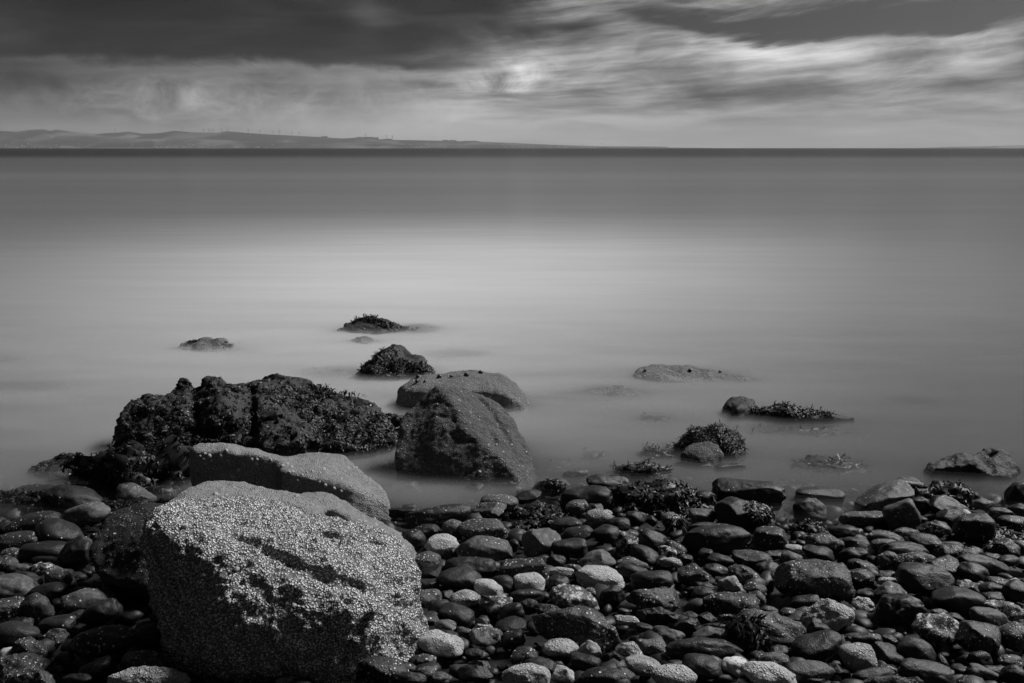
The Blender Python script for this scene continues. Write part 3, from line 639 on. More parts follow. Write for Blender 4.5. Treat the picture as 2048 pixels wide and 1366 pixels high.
# ------------------------------------------------------------------ cobbles
STONES_TXT = """
#B 600 900 2.926
815 390 400 110 -3 s o|long dark oval stone dotted with white barnacles at the pool's edge@the barnacle-dotted long stone
740 470 165 75 0 d o
905 455 155 105 0 g o
1075 465 290 140 3 g o|plump grey oval stone with fine pale speckles, leaning on a smaller round one@the plump grey oval stone
1085 580 345 155 5 k o|big flattened grey stone carrying two limpets side by side@the two-limpet stone
835 555 215 120 0 p o
885 610 80 90 0 d o
750 640 150 90 0 g o
745 690 110 60 0 d o
660 530 150 130 15 d o
1000 695 310 110 3 d o|long flat black stone lying in front of the two-limpet stone@the long flat black stone
775 720 160 90 -10 d o
945 755 270 130 8 d o
750 790 130 60 0 d b
1190 785 155 110 15 d o
1305 700 300 100 -6 s b|rectangular brick-like stone with a speckled near side and sharp corners@the speckled brick-like stone
1335 775 200 115 0 p o
1510 770 130 75 0 d o
1525 715 150 60 0 p o
1595 690 110 40 0 g o
1750 745 300 140 8 p o|large pale oval stone pitted with small dark holes@the pale pitted stone
1575 570 215 110 -2 d b|dark square-edged block with a flat thin-lit top@the dark square-edged block
1390 535 270 180 -20 k w|grey three-sided stone with a smooth sloping face@the grey three-sided stone
1560 440 190 80 -5 d o
1625 490 190 95 -5 d o
1745 400 165 110 0 p o
1865 440 165 100 0 d o
1800 490 180 110 5 d o
1890 395 75 55 0 d o
1960 400 120 95 25 d o
1910 540 145 150 0 m w|upright rough stone blotched black and white with a dark knob on top@the blotched upright stone
1750 640 260 125 -10 k w|low wedge of grey stone with a smooth tilted top@the low grey wedge
1500 650 110 75 0 d o
1320 640 80 40 0 g o
1430 610 80 50 0 d o
1110 820 190 110 20 p o
970 870 190 110 -5 p o
1150 895 190 120 10 m w|jagged dark stone with a ragged white rim@the white-rimmed jagged stone
745 870 165 110 0 g o|smooth grey rounded stone beside the right flank of the big boulder@the smooth grey stone by the boulder
855 860 90 70 0 v o
1335 855 220 70 5 d o
1600 875 300 140 15 m o|dark oval stone mottled all over with white patches@the mottled stone
1700 835 85 60 25 g o
1835 840 150 100 0 d w
1240 945 150 100 -15 d o
1340 915 120 90 0 d o
925 965 210 100 15 d o
730 990 180 90 -5 d o
851 1030 130 80 15 g o
1065 1010 80 70 0 g w
1070 1035 110 40 0 p w|small bright white chip of stone among dark cobbles
1240 1030 190 100 -8 d o
1100 1085 210 110 5 g w
1250 1105 150 100 -15 d o
820 1135 270 135 12 p o|big oval cobble with crusty barnacles below the boulder's right flank@the crusty oval cobble
960 1065 90 60 0 g o
890 1100 120 80 30 d o
1640 1045 560 200 8 s w|broad dark slab sprinkled with white dots, widest of the flat stones@the broad dotted slab
1470 935 210 70 5 s w
1520 1160 210 110 0 p o
1700 1170 130 110 0 p w
1660 1235 190 100 10 d o
1315 1205 170 100 0 s o
1410 1270 210 80 0 d o
1325 1320 280 120 -3 p o|large banded barnacled stone on the bottom edge, left of a white wedge@the banded barnacled stone
1540 1310 135 110 0 p w|bright white angular wedge of stone standing on edge@the white wedge
1780 1325 270 110 0 d o
500 1285 300 135 18 s o|wide barnacled dome of stone below the boulder's lower right corner@the wide barnacled dome
740 1305 115 75 0 g o
830 1335 115 55 0 g o
740 1225 120 60 5 g o
625 1270 120 60 10 d o
1030 1300 220 90 0 d w
1060 1255 150 60 0 g w
1020 1190 100 50 0 d o
1215 1235 60 50 35 d o
90 1320 130 90 15 g o
330 1300 120 80 0 v o
570 1180 200 60 8 d o
520 1215 140 50 5 d o
650 1340 190 60 0 d o
640 340 90 60 0 d o|small dark round stone standing alone in the pool beside the limpet-covered boulder@the small pool stone
600 365 160 45 0 d b
1165 305 230 105 5 g o|pale speckled round-backed stone wrapped on its right by weed@the pale round-backed stone
1110 350 200 105 -12 g w
1335 275 190 75 -12 d o
1005 250 170 105 -22 d o
1145 195 140 110 0 v o|black upright rounded stone against the foot of the ridged rock@the black stone by the ridged rock
1245 210 70 70 0 v o
800 240 170 50 0 d o
620 235 190 100 -5 k b|pale flat-topped block standing at the water's edge by the limpet boulder@the pale shore block
770 190 130 50 0 v o
1460 210 220 110 -8 v w
1620 145 170 50 0 k o
1790 205 250 95 15 d o|smooth dark stone with a long sloping back at the water's edge@the smooth sloping stone
1860 185 140 60 8 k o
1770 145 80 35 0 k o
1680 285 320 125 -3 d o|large dark oval stone half under the weed heap, behind smaller cobbles@the large dark oval stone
1620 335 135 85 -20 g o
1720 340 120 70 -5 d o
1740 290 55 40 0 g o
#C 1200 900 2.932
300 535 180 130 10 d o|dark humped stone with a few white dots near its foot@the dark humped stone
260 620 180 100 20 d o
395 605 110 90 10 m o
440 580 140 80 15 s o
180 640 80 35 0 p o
190 675 200 65 3 g o
190 715 200 70 8 d o
415 660 140 50 5 p o
500 640 100 75 0 d w
310 765 250 95 -2 d o|smooth dark loaf-shaped stone with one white dot@the loaf-shaped stone
410 730 80 45 0 g o
350 870 400 140 6 s w|long rough dark stone carrying one pale round limpet@the one-limpet rough stone
330 965 280 80 6 v w
565 735 230 120 0 s w|dark many-sided stone with scattered pale speckles@the dark many-sided stone
680 705 150 75 10 s o
770 790 170 115 22 p w|pale angular stone with a smooth lit face@the pale angular stone
600 845 150 85 0 d o
610 800 120 50 10 d o
860 735 210 110 15 s w
910 810 130 70 0 s o
915 870 100 85 30 g o
775 905 320 130 0 s o|long low dome crusted with dark barnacles@the long crusted dome
1250 755 410 210 0 c o|big black barnacle-crusted dome with three pale limpets on top@the big crusted dome
895 640 230 100 4 c o
710 650 160 75 5 d o
625 610 100 60 10 d o
670 525 410 135 -3 d o|very long smooth dark stone, largest of the smooth cobbles@the very long smooth stone
640 460 260 55 0 d o
1000 520 190 115 0 s b|dark mossy block with a flat top and upright sides@the mossy block
420 410 130 85 0 g o|round pale stone with a tuft of black weed on its right@the weed-tufted round stone
870 255 400 115 4 d b|long grey boulder with flat top at the water's edge, behind a weed-hung one@the long flat-topped boulder
820 375 290 180 0 v o|big mossy black boulder with weed hanging over its right side@the weed-hung boulder
600 390 165 80 0 k b
610 285 150 105 0 d o
1235 355 195 165 10 d w|dark smooth tooth-shaped stone standing upright in shallow water@the tooth-shaped stone
1285 270 270 70 0 d b|flat wet slab lying in the water behind the tooth-shaped stone@the flat wet slab
230 400 100 85 22 d o
135 395 75 40 0 d o
300 415 70 55 30 d o
30 375 90 55 0 p o
1315 545 210 110 0 c o
1140 580 120 55 8 p o
1120 640 130 85 0 g o
1280 605 180 85 12 d o|smooth black egg-shaped stone beside a barnacled oval
1015 620 120 50 8 d o
980 690 150 70 -5 d o
1010 745 90 70 -15 d o
990 945 110 45 5 d o
1100 955 90 50 0 s o
1065 930 70 45 20 d o
1335 970 280 190 0 p w|biggest pale rough barnacled block among the cobbles right of centre@the pale rough block
1200 890 170 55 -8 d o
1280 1050 150 110 25 v w
985 1050 400 165 8 c o|large barnacled dome with weed hanging from its lower left@the weed-skirted dome
660 1085 240 85 -10 k w|smooth pale wedge with a bright sloping face@the smooth pale wedge
395 1080 190 105 0 k w|grey blocky stone split by dark cracks@the cracked grey stone
610 1170 430 100 3 d o|long smooth black stone like a loaf near the bottom centre@the long black loaf
290 1155 190 70 5 g o
180 1170 180 85 0 p w
160 1005 150 55 8 p o
265 1050 110 65 15 d o
250 1265 200 105 10 p o
430 1330 250 100 3 p o|broad pale barnacled cobble cut by the bottom edge near the middle@the broad pale cobble
450 1255 100 45 0 d o
610 1270 240 120 5 d o
640 1190 140 45 5 p o
790 1270 150 105 0 w o|bright round white-topped cobble@the bright round cobble
830 1230 110 55 32 d o
1000 1325 310 115 3 p o|wide pitted pale stone on the bottom edge, right of the bright round cobble@the wide pitted pale stone
1010 1235 210 75 8 c o
950 1255 150 40 3 d o
1055 1180 120 60 0 s o
1110 1148 90 35 25 p b
1230 1300 270 105 2 k o|flat oval stone with wood-like grain@the grained oval stone
1270 1160 300 120 -12 d o|long smooth black stone rising to the right@the rising black stone
1400 1285 120 75 20 d w
1235 1350 180 45 0 d o
90 1345 180 100 10 d o
140 1315 120 75 20 d o
60 1220 130 80 0 v w
1140 1000 130 35 0 d b
1180 1030 90 45 0 p o
750 975 110 40 0 g o
840 975 70 40 0 d o
640 985 120 50 20 v w
520 975 110 45 0 v o
530 1030 200 85 0 v w
680 1040 150 35 0 d o
540 1090 70 40 0 d o
740 610 90 40 0 d o
#D 1600 900 2.931
500 295 310 120 -14 k b|tilted flat slab propped on others at the water's edge@the tilted flat slab
640 225 250 100 10 s b|long dark slab partly covered by weed behind the tilted one@the weed-covered slab
590 385 180 130 -25 k b|blocky angular stone leaning up to the right under the tilted slab@the leaning blocky stone
700 330 105 95 0 d o
850 325 260 115 15 d w
870 395 120 85 5 d o
770 460 185 85 0 s w
875 450 80 45 22 k o
1015 455 180 130 0 s b|round-shouldered speckled boulder right of the stacked slabs@the round-shouldered stone
1095 440 60 95 0 v o
260 480 170 75 0 d o
500 520 190 75 0 g o
490 550 140 55 0 g o
330 555 145 80 5 d o
320 610 140 70 0 d o
620 490 140 45 0 g o
735 550 170 100 5 s o
865 600 150 80 0 c o
890 565 140 40 5 d o
610 600 280 85 9 d o
665 655 220 75 -5 c o
515 645 105 90 0 g o|small round grey stone sitting in front of a long dark one@the small round grey stone
375 690 160 70 16 s o
740 765 280 165 8 d o|big smooth black dome, tallest of the cobbles at right@the big black dome
870 685 200 105 18 s w
1020 725 165 105 18 d o|dark egg-shaped stone, smooth and tilted down to the right@the tilted egg stone
1080 670 270 65 17 d o|long dark finger-like stone with a glossy highlight@the glossy finger stone
1130 630 110 45 0 d o
1220 650 110 50 0 d o
1195 575 150 120 0 s w
1000 605 120 50 5 s o
355 745 170 85 10 s o
490 735 90 45 0 d o
565 738 70 55 0 d w
520 770 110 35 0 p o
540 830 210 100 8 k w|smooth grey saddle-shaped stone@the saddle-shaped stone
270 835 110 75 15 d o
375 850 90 55 0 d o
340 810 80 45 0 d o
570 930 300 165 -5 v w|large rough black boulder with a notched top@the notched black boulder
370 900 120 85 10 p w
945 890 270 135 8 d o|smooth dark whaleback stone lit along its right shoulder@the whaleback stone
1115 985 220 90 20 k o|smooth grey glossy oval sloping to the right@the glossy grey oval
830 1055 260 145 0 m q|hollow ring-shaped rock with a bright crusted rim@the ring-shaped rock
1060 1085 260 165 0 s w|large lumpy dark rock with dull speckles beside the ring-shaped one@the lumpy dark rock
1250 1095 160 120 0 c o
1170 785 130 65 15 s o
1120 815 140 55 5 d o
1130 865 110 55 0 d o
1010 805 150 60 10 m w
980 770 100 35 0 d o
1270 830 140 100 0 v o
1200 935 220 80 8 m w|flat rough stone with ragged white patches near the right edge@the white-patched stone
690 1180 190 130 17 d o|smooth dark egg lying below the notched boulder@the smooth dark egg
1050 1225 120 85 0 d o
345 1215 195 160 0 p o|tall round cobble, pale and speckled on its lit right side@the tall speckled cobble
500 1190 230 105 12 d w
370 1110 190 55 0 s o
530 1115 90 55 20 d o
592 1090 60 60 30 d o
430 1320 230 55 0 d o
530 1290 140 55 22 m w
580 1275 65 55 0 g o
740 1315 280 95 10 d o
540 1360 340 55 0 c o|wide speckled stone cut off by the bottom edge at right@the wide speckled stone
830 1240 60 65 0 g w
880 1258 50 35 0 g o
860 1310 90 45 10 g o
960 1300 110 55 15 d o
970 1337 80 35 0 d o
1080 1315 170 55 24 k o
1000 1358 120 40 0 g o
1135 1245 70 45 15 g w
1228 1240 120 50 0 g o
1215 1198 60 45 0 p o
1140 1295 120 45 0 d o
1250 1320 120 95 0 v o
880 985 120 45 0 d o
810 960 110 40 0 v o
1290 270 130 140 0 v o
1290 345 110 55 0 d o
1250 425 140 65 0 s o
1070 315 110 50 0 k o
1180 372 110 45 0 k b
420 405 330 70 -3 g o|wide speckled stone lying mostly under the shallow water@the drowned speckled stone
#A 0 900 2.926
440 290 290 135 18 d o|large rounded grey stone at the water's edge under the weed mound@the large rounded shore stone
510 375 230 120 -12 k o|pale smooth stone in front of the large rounded shore stone@the pale smooth shore stone
345 495 240 145 15 d o|big round dark boulder left of the flat-faced stone@the big round dark stone
190 440 260 100 -12 s o
110 545 240 85 2 s o
270 600 240 95 3 d o
460 595 180 155 -25 d w|smooth flat-faced dark stone leaning against the boulder's left flank@the flat-faced leaning stone
80 615 150 60 0 g w
40 660 110 70 10 c o
110 697 120 45 5 g o
250 690 140 55 0 m w
340 740 130 95 10 g o
150 755 190 75 0 d w
85 812 200 115 15 k o|pale smooth stone with a round dark hole near its right end@the holed pale stone
220 930 150 135 30 c o
60 935 190 150 10 c w
290 830 200 80 0 v o
520 875 250 120 5 k o
600 790 120 50 0 s o
330 1020 180 85 -8 d o
470 970 130 55 -5 d o
600 950 180 120 -20 v o
90 1065 210 105 8 d o
120 1010 140 65 5 d w
325 1090 170 75 -8 g w
155 1155 210 100 5 c w
130 1245 280 140 0 c w|large speckled lump of rock in the lower left corner@the speckled corner rock
180 1340 330 85 -3 c w
620 1115 320 135 0 s o|wide black stone sprinkled with white dots beneath the boulder's left foot@the white-dotted black stone
840 1245 220 110 8 c o|round speckled dark stone just above the bottom rock@the round speckled dark stone
890 1345 420 110 4 p w|wide pale rough rock rising from the bottom edge left of the boulder's foot@the pale bottom rock
1330 1305 110 95 10 g o
1690 1352 150 40 0 p o
560 1275 200 95 -30 v o
790 260 220 95 15 k o
440 1342 150 40 0 v o
1190 1345 80 40 0 d o
210 240 180 45 0 d b
35 460 70 55 0 d o
170 495 90 40 0 d o
470 1130 90 75 0 d o
650 400 110 55 0 v o
280 655 170 40 0 d b
560 520 60 60 0 v o
#F 0 0 1
1406 937 46 26 0 v b
1458 940 64 24 4 v b
"""
TONE = {'p': (0.23, 0.9, 0.3, 1.0), 'g': (0.048, 0.55, 0.1, 0.25), 'd': (0.015, 0.05, 0.0, 0.0), 'v': (0.010, 0.04, 0.0, 0.03), 's': (0.017, 0.45, 0.0, 0.12),
        'm': (0.035, 0.2, 0.95, 0.3), 'k': (0.06, 0.12, 0.12, 0.0), 'c': (0.028, 0.25, 0.0, 0.55), 'w': (0.6, 0.2, 0.3, 0.6)}
LOOK = {'p': 'pale barnacled', 'g': 'grey speckled', 'd': 'smooth dark', 'v': 'black', 's': 'white-flecked dark', 'm': 'blotched', 'k': 'smooth grey', 'c': 'barnacle-crusted', 'w': 'bright white'}
def parse():
    out, crop = [], None
    for ln in STONES_TXT.strip().splitlines():
        if ln.startswith('#'):
            p = ln[1:].split(); crop = (float(p[1]), float(p[2]), float(p[3])); continue
        body, _, lab = ln.partition('|'); lab, _, short = lab.partition('@')
        cx, cy, w, h, a, tn, sh = body.split(); k = crop[2]
        out.append(dict(x=crop[0] + float(cx) / k, y=crop[1] + float(cy) / k, w=float(w) / k, h=float(h) / k, a=float(a), t=tn, s=sh, label=lab.strip(), short=short.strip()))
    return out
ST = parse()
order = sorted(range(len(ST)), key=lambda i: -(ST[i]['w'] * ST[i]['h'] * (50 if ST[i]['label'] else 1)))
ST = [ST[i] for i in sorted(order[:300])]

MARKS = [  # fixed landmarks the labels may use: photo position, half size, name
    (560, 1180, 275, 190, 'the biggest boulder'), (230, 1100, 60, 80, "the low boulder's dark flank"), (590, 960, 200, 60, 'the limpet boulder'),
    (925, 880, 130, 100, 'the ridged rock'), (1940, 930, 95, 28, 'the jagged flat-topped rock')]
def stone_labels():
    marks = list(MARKS) + [(s['x'], s['y'], s['w'] / 2, s['h'] / 2, s['short']) for s in ST if s['short']]
    used = {s['label'] for s in ST if s['label']}
    def rel(s, m):
        dx, dy = (s['x'] - m[0]), (s['y'] - m[1]) * 1.9
        if abs(dx) > abs(dy) * 1.2: return 'left of' if dx < 0 else 'right of'
        return 'behind' if dy < 0 else 'in front of'
    def dist(s, m):
        dx = max(0, abs(s['x'] - m[0]) - m[2] - s['w'] / 2); dy = max(0, abs(s['y'] - m[1]) - m[3] - s['h'] / 2) * 1.6
        return math.hypot(dx, dy) + 0.12 * math.hypot(s['x'] - m[0], s['y'] - m[1])
    for s in ST:
        if s['label']: continue
        ar = s['w'] / max(s['h'], 1)
        shape = {'b': 'slab' if ar > 1.8 else 'block', 'w': 'angular stone', 'q': 'stone'}.get(s['s']) or ('long stone' if ar > 2.3 else 'oval stone' if ar > 1.45 else 'rounded stone')
        area = s['w'] * s['h']
        size = 'tiny' if area < 450 else 'small' if area < 1300 else 'middling' if area < 2600 else 'large'
        ms = sorted(marks, key=lambda m: dist(s, m))
        cands = []
        near = lambda m: 'just ' if dist(s, m) < 30 else ''
        head = '%s %s %s' % (size, LOOK[s['t']], shape)
        for m in ms[:2]: cands.append('%s %s%s %s' % (head, near(m), rel(s, m), m[4]))
        for i in range(4):
            for j in range(i + 1, 5):
                a, b = ms[i], ms[j]
                va = Vector((a[0] - s['x'], a[1] - s['y'])); vb = Vector((b[0] - s['x'], b[1] - s['y']))
                if va.length > 1 and vb.length > 1 and va.angle(vb) > 2.1: cands.append('%s between %s and %s' % (head, a[4], b[4]))
                else: cands.append('%s %s %s, %s %s' % (head, rel(s, a), a[4], rel(s, b), b[4]))
        cands = [c for c in cands if len(c.split()) <= 16]
        for c in cands:
            if c not in used: s['label'] = c; break
        else: print('NO LABEL', head); s['label'] = cands[0]
        used.add(s['label'])
stone_labels()

def make_stone(i, s):
    rs = np.random.RandomState(1000 + i)
    big = s['w'] > 95
    v, f = ICO[5 if big else 4 if s['w'] > 25 else 3]
    v = v.copy()
    def superq(v, e):
        s_ = np.sign(v) * np.abs(v) ** e
        n_ = (np.abs(s_) ** (2 / e)).sum(1) ** (e / 2)
        return s_ / n_[:, None]
    if s['s'] == 'b':
        q = np.abs(v) ** 5.0; v = v / (q.sum(1) ** (1 / 5.0))[:, None] * 0.93
    elif s['s'] == 'o':
        e = rs.uniform(2.0, 2.7); q = np.abs(v) ** e; v = v / (q.sum(1) ** (1 / e))[:, None]
    off = rs.uniform(0, 99, 3)
    lo = perlin(v * 0.9 + off); md = perlin(v * 2.1 + off + 9)
    a1, a2 = {'o': (0.22, 0.06), 'b': (0.14, 0.06), 'w': (0.26, 0.12), 'q': (0.15, 0.12)}[s['s']]
    v = v * (1 + a1 * lo + a2 * md)[:, None]
    ncut = {'o': rs.randint(0, 4), 'b': 2, 'w': 8, 'q': 2}[s['s']]
    for _ in range(ncut):                     # worn flat faces
        n = rs.normal(size=3); n[2] = abs(n[2]) * 0.8; n /= np.linalg.norm(n)
        h = rs.uniform(0.55, 0.85) if s['s'] == 'w' else rs.uniform(0.78, 0.95)
        d = v @ n - h
        v = v - np.where(d > 0, d * 0.9, 0)[:, None] * n
    if s['s'] == 'q':                         # the hollow: a pit in the top, slightly towards the camera
        r = np.hypot((v[:, 0] - 0.12) / 0.55, (v[:, 1] + 0.25) / 0.62)
        v[:, 2] -= np.where(v[:, 2] > 0, 1.15 * np.exp(-r ** 4), 0)
    v = v / np.abs(v).max(0) 
    # real size: lateral half width, depth, height solved from its outline in the photo
    z0 = 0.06; p = at_z(s['x'], s['y'], z0)
    for _ in range(4):
        dist = (p - ORG).length
        mpp = dist / F_PX / math.cos(math.atan2(abs(s['x'] - 1024), F_PX))
        a = s['w'] / 2 * mpp; hh = s['h'] / 2 * mpp
        th = math.asin((CAM_H - p.z) / dist)
        b = a * (0.85 if s['s'] != 'b' else 0.7)
        b = min(b, 1.5 * hh)
        c2 = hh * hh - (b * math.sin(th)) ** 2
        c = math.sqrt(c2) / math.cos(th) if c2 > 0 else 0
        c = min(max(c, 0.72 * hh, 0.42 * a), 1.05 * a, 1.2 * hh)
        zc = gz(p.x, p.y) + 0.014 + 0.8 * c
        if s['s'] == 'b': zc = gz(p.x, p.y) + 0.014 + 0.9 * c
        p = at_z(s['x'], s['y'], zc)
    v = v * [a, b, c]
    # fine unevenness at true size
    if s['s'] != 'b' or True:
        k = {'o': 0.0016, 'b': 0.002, 'w': 0.004, 'q': 0.006}[s['s']] + (0.0015 if s['t'] in 'cm' else 0)
        n = v / np.maximum(np.linalg.norm(v / [a, b, c], axis=1)[:, None], 0.05) / np.array([a, b, c]) ** 2
        n /= np.linalg.norm(n, axis=1)[:, None]
        v = v + n * (k * fbm(v * 38 + off, 3, 0.6))[:, None]
    yaw = rs.uniform(-0.25, 0.25)
    ca, sa = math.cos(-R(s['a'])), math.sin(-R(s['a']))
    # photo angle is clockwise-positive down the frame: roll about the view direction
    x, z = v[:, 0] * ca - v[:, 2] * sa, v[:, 0] * sa + v[:, 2] * ca
    v = np.stack([x, v[:, 1], z], 1)
    cy, sy = math.cos(yaw), math.sin(yaw)
    v = np.stack([v[:, 0] * cy - v[:, 1] * sy, v[:, 0] * sy + v[:, 1] * cy, v[:, 2]], 1)
    o = mesh_obj('stone', v, f, M_STONE)
    o.location = p
    tone, sp, mo, cr = TONE[s['t']]
    o['tone'] = float(tone * rs.uniform(0.75, 1.3)); o['speck'] = float(min(1, sp * rs.uniform(0.5, 1.4))); o['mottle'] = mo; o['crust'] = float(cr * rs.uniform(0.7, 1.2))
    tag(o, s['label'], 'stone', 'cobbles on the beach')
    s['obj'] = o; s['v'] = v + np.array(p); s['f'] = f
    if p.y > 3.0: solid(s['v'], f)
for i, s in enumerate(ST): make_stone(i, s)

# pebbles filling every gap between the cobbles
def build_pebbles():
    rs = np.random.RandomState(77)
    V0, F0 = ICO[2]; vs, fs = [], []; n = 0
    cnt = 7000
    for i in range(cnt):
        y = rs.uniform(1.5, 4.5); x = rs.uniform(-1, 1) * (0.75 * y + 0.6)
        r = 0.007 + 0.038 * rs.rand() ** 2.5
        v = V0 * (1 + 0.38 * perlin(V0 * 1.2 + rs.uniform(0, 90, 3)))[:, None] * [r, r * rs.uniform(0.6, 1), r * rs.uniform(0.4, 0.75)]
        a = rs.uniform(0, 6.28); c, s_ = math.cos(a), math.sin(a)
        v = np.stack([v[:, 0] * c - v[:, 1] * s_, v[:, 0] * s_ + v[:, 1] * c, v[:, 2] + v[:, 0] * rs.uniform(-.3, .3)], 1)
        v += [x, y, gz(x, y) + r * 0.30 - 0.008 + 0.010 * rs.rand()]
        vs.append(v); fs.append(F0 + n); n += len(V0)
    v, f = np.concatenate(vs), np.concatenate(fs)
    m, t, out = new_mat('pebble')
    tc = t.node('ShaderNodeTexCoord'); geo = t.node('ShaderNodeNewGeometry')
    rnd = geo.outputs['Random Per Island']
    n3 = t.noise(tc.outputs['Object'], 240.0, 3, 0.6)
    col = t.mul(t.ramp(rnd, [(0, 0.006), (0.55, 0.012), (0.85, 0.026), (0.965, 0.08), (1, 0.4)]), t.add(0.4, t.mul(n3, 1.2)))
    principled(t, out, col, 0.55, n3, 0.5, 0.002, 0.4)
    return tag(mesh_obj('pebbles', v, f, m), kind='stuff')
build_pebbles()

# ------------------------------------------------------------------ seaweed
class Weed:
    def __init__(s): s.v = []; s.f = []
    def frond(s, p, d, n, L, w, rs, fork=True, droop=0.6):
        p = np.array(p, float); d = np.array(d, float); n = np.array(n, float)
        d /= np.linalg.norm(d) + 1e-9
        segs = 5; prev = None
        side = np.cross(d, n); side /= np.linalg.norm(side) + 1e-9
        tw = rs.uniform(-0.8, 0.8)
        for k in range(segs + 1):
            u = k / segs
            ww = w * (0.45 + 0.9 * math.sin(math.pi * (0.15 + 0.72 * u)) ) * (0.55 if k == segs else 1)
            sd = side * math.cos(tw * u) + n * math.sin(tw * u)
            b = len(s.v); s.v += [p - sd * ww / 2, p + sd * ww / 2]
            if prev is not None: s.f.append((prev, prev + 1, b + 1, b))
            prev = b
            if fork and k == 2:
                for sg in (-1, 1):
                    s.frond(p, d + side * sg * rs.uniform(0.5, 0.9) + n * rs.uniform(-.2, .3), n, L * 0.55, w * 0.8, rs, False, droop)
            d = d + np.array([0, 0, -droop * 0.4]) + rs.normal(size=3) * 0.28
            d /= np.linalg.norm(d); p = p + d * L / segs
    def build(s, name, parent=None, mat=None):
        return mesh_obj(name, np.array(s.v), np.array(s.f), mat or M_WEED, parent)
def inside(poly, x, y):
    c = False; j = len(poly) - 1
    for i in range(len(poly)):
        (xi, yi), (xj, yj) = poly[i], poly[j]
        if (yi > y) != (yj > y) and x < (xj - xi) * (y - yi) / (yj - yi) + xi: c = not c
        j = i
    return c
def weed_on(part, polys, n, L, w, rs, lift=0.5, down=0.8, upfrac=0.0):
    ar = [(max(p[0] for p in q) - min(p[0] for p in q)) * (max(p[1] for p in q) - min(p[1] for p in q)) for q in polys]
    for q, a in zip(polys, ar): weed_patch(part, [q], int(n * a / sum(ar)), L, w, rs, lift, down, upfrac)
def weed_patch(part, polys, n, L, w, rs, lift, down, upfrac):
    n = int(n * 1.5); w *= 0.8; upfrac *= 0.35; lift *= 0.25
    o, v, f, bv = ROCKS[part]
    W = Weed(); oc = np.array(o.location)
    areas = []
    for poly in polys:
        xs = [p[0] for p in poly]; ys = [p[1] for p in poly]; areas.append((max(xs) - min(xs)) * (max(ys) - min(ys)))
    for poly, ar in zip(polys, areas):
        xs = [p[0] for p in poly]; ys = [p[1] for p in poly]
        k = int(n * ar / sum(areas)); tries = 0
        while k > 0 and tries < n * 12:
            tries += 1
            x, y = rs.uniform(min(xs), max(xs)), rs.uniform(min(ys), max(ys))
            if not inside(poly, x, y): continue
            loc, nor = hit(bv, x, y)
            if loc is None: continue
            k -= 1
            nn = np.array(nor); loc = np.array(loc) + nn * rs.uniform(0, 0.012) - oc
            tang = np.array([0, 0, -1.0]) + rs.normal(size=3) * 0.7
            tang -= nn * (tang @ nn)
            up = rs.rand() < upfrac
            d = tang * (0.3 if up else 1) + nn * rs.uniform(0.2, 1.0) * lift * (2.5 if up else 1) + (np.array([0, 0, 0.9]) if up else 0)
            W.frond(loc, d, nn, L * rs.uniform(0.6, 1.3), w * rs.uniform(0.7, 1.3), rs, True, down * (0.3 if up else 1))
    if not W.f: print('no weed on', part); return None
    return W.build('seaweed', o)
rs = np.random.RandomState(3)
weed_on('outcrop', [
    [(232,850),(262,815),(330,800),(400,812),(470,830),(500,845),(500,900),(400,890),(380,930),(230,930)],
    [(480,765),(520,770),(600,775),(650,805),(700,820),(790,830),(818,850),(800,885),(700,915),(640,900),(625,850),(590,820),(520,790)]], 2800, 0.032, 0.0065, rs, 0.5)
weed_on('outcrop', [[(226,880),(240,840),(300,792),(345,768),(420,750),(545,746),(640,780),(760,812),(820,852),(790,890),(700,910),(500,905),(300,915)]], 900, 0.032, 0.0075, rs, 0.5)
weed_on('outcrop', [[(622,775),(660,778),(720,795),(730,800),(640,795)]], 90, 0.045, 0.007, rs, 0.9, upfrac=0.7)
weed_on('peak', [[(712,745),(745,712),(775,690),(800,700),(790,720),(850,725),(868,742),(790,755)]], 900, 0.032, 0.006, rs, 0.5, upfrac=0.25)
weed_on('far', [[(690,650),(715,632),(745,630),(768,645),(815,658),(850,664),(790,662),(745,645),(715,642)]], 700, 0.034, 0.008, rs, 0.5, upfrac=0.3)
weed_on('lone', [[(350,690),(370,680),(400,680),(380,690)], [(440,684),(470,690),(450,694)]], 60, 0.04, 0.01, rs, 0.4)
weed_on('trail', [[(1500,815),(1540,806),(1600,806),(1660,812),(1700,828),(1580,832),(1510,825)]], 800, 0.032, 0.006, rs, 0.25, upfrac=0.05)
weed_on('shock', [[(1350,895),(1385,850),(1440,846),(1478,862),(1487,910),(1450,915),(1350,912)]], 4600, 0.034, 0.004, rs, 0.2, upfrac=0.08)
weed_on('knobbly', [[(58,940),(85,925),(110,925),(100,945)], [(120,908),(170,912),(180,918),(130,914)]], 120, 0.04, 0.008, rs, 0.4)

def stone_near(x, y):
    return min((s for s in ST), key=lambda s: math.hypot(s['x'] - x, s['y'] - y))
def weed_stone(x, y, polys, n, L=0.04, w=0.007, lift=0.5):
    s = stone_near(x, y); key = 's%d_%d' % (x, y)
    ROCKS[key] = (s['obj'], s['v'], s['f'], bvh_of(s['v'], s['f']))
    weed_on(key, polys, n, L, w, rs, lift)
weed_stone(1480, 1028, [[(1500,1005),(1545,1010),(1590,1030),(1590,1060),(1540,1060),(1510,1035)]], 260)
weed_stone(1536, 1258, [[(1465,1240),(1500,1240),(1540,1290),(1520,1310),(1470,1290)]], 240, 0.05)
weed_stone(1343, 1040, [[(1340,1040),(1380,1035),(1385,1060),(1350,1070)]], 120, 0.05, 0.005)
weed_stone(1099, 972, [[(1075,985),(1090,960),(1115,960),(1135,980)]], 110, 0.03)

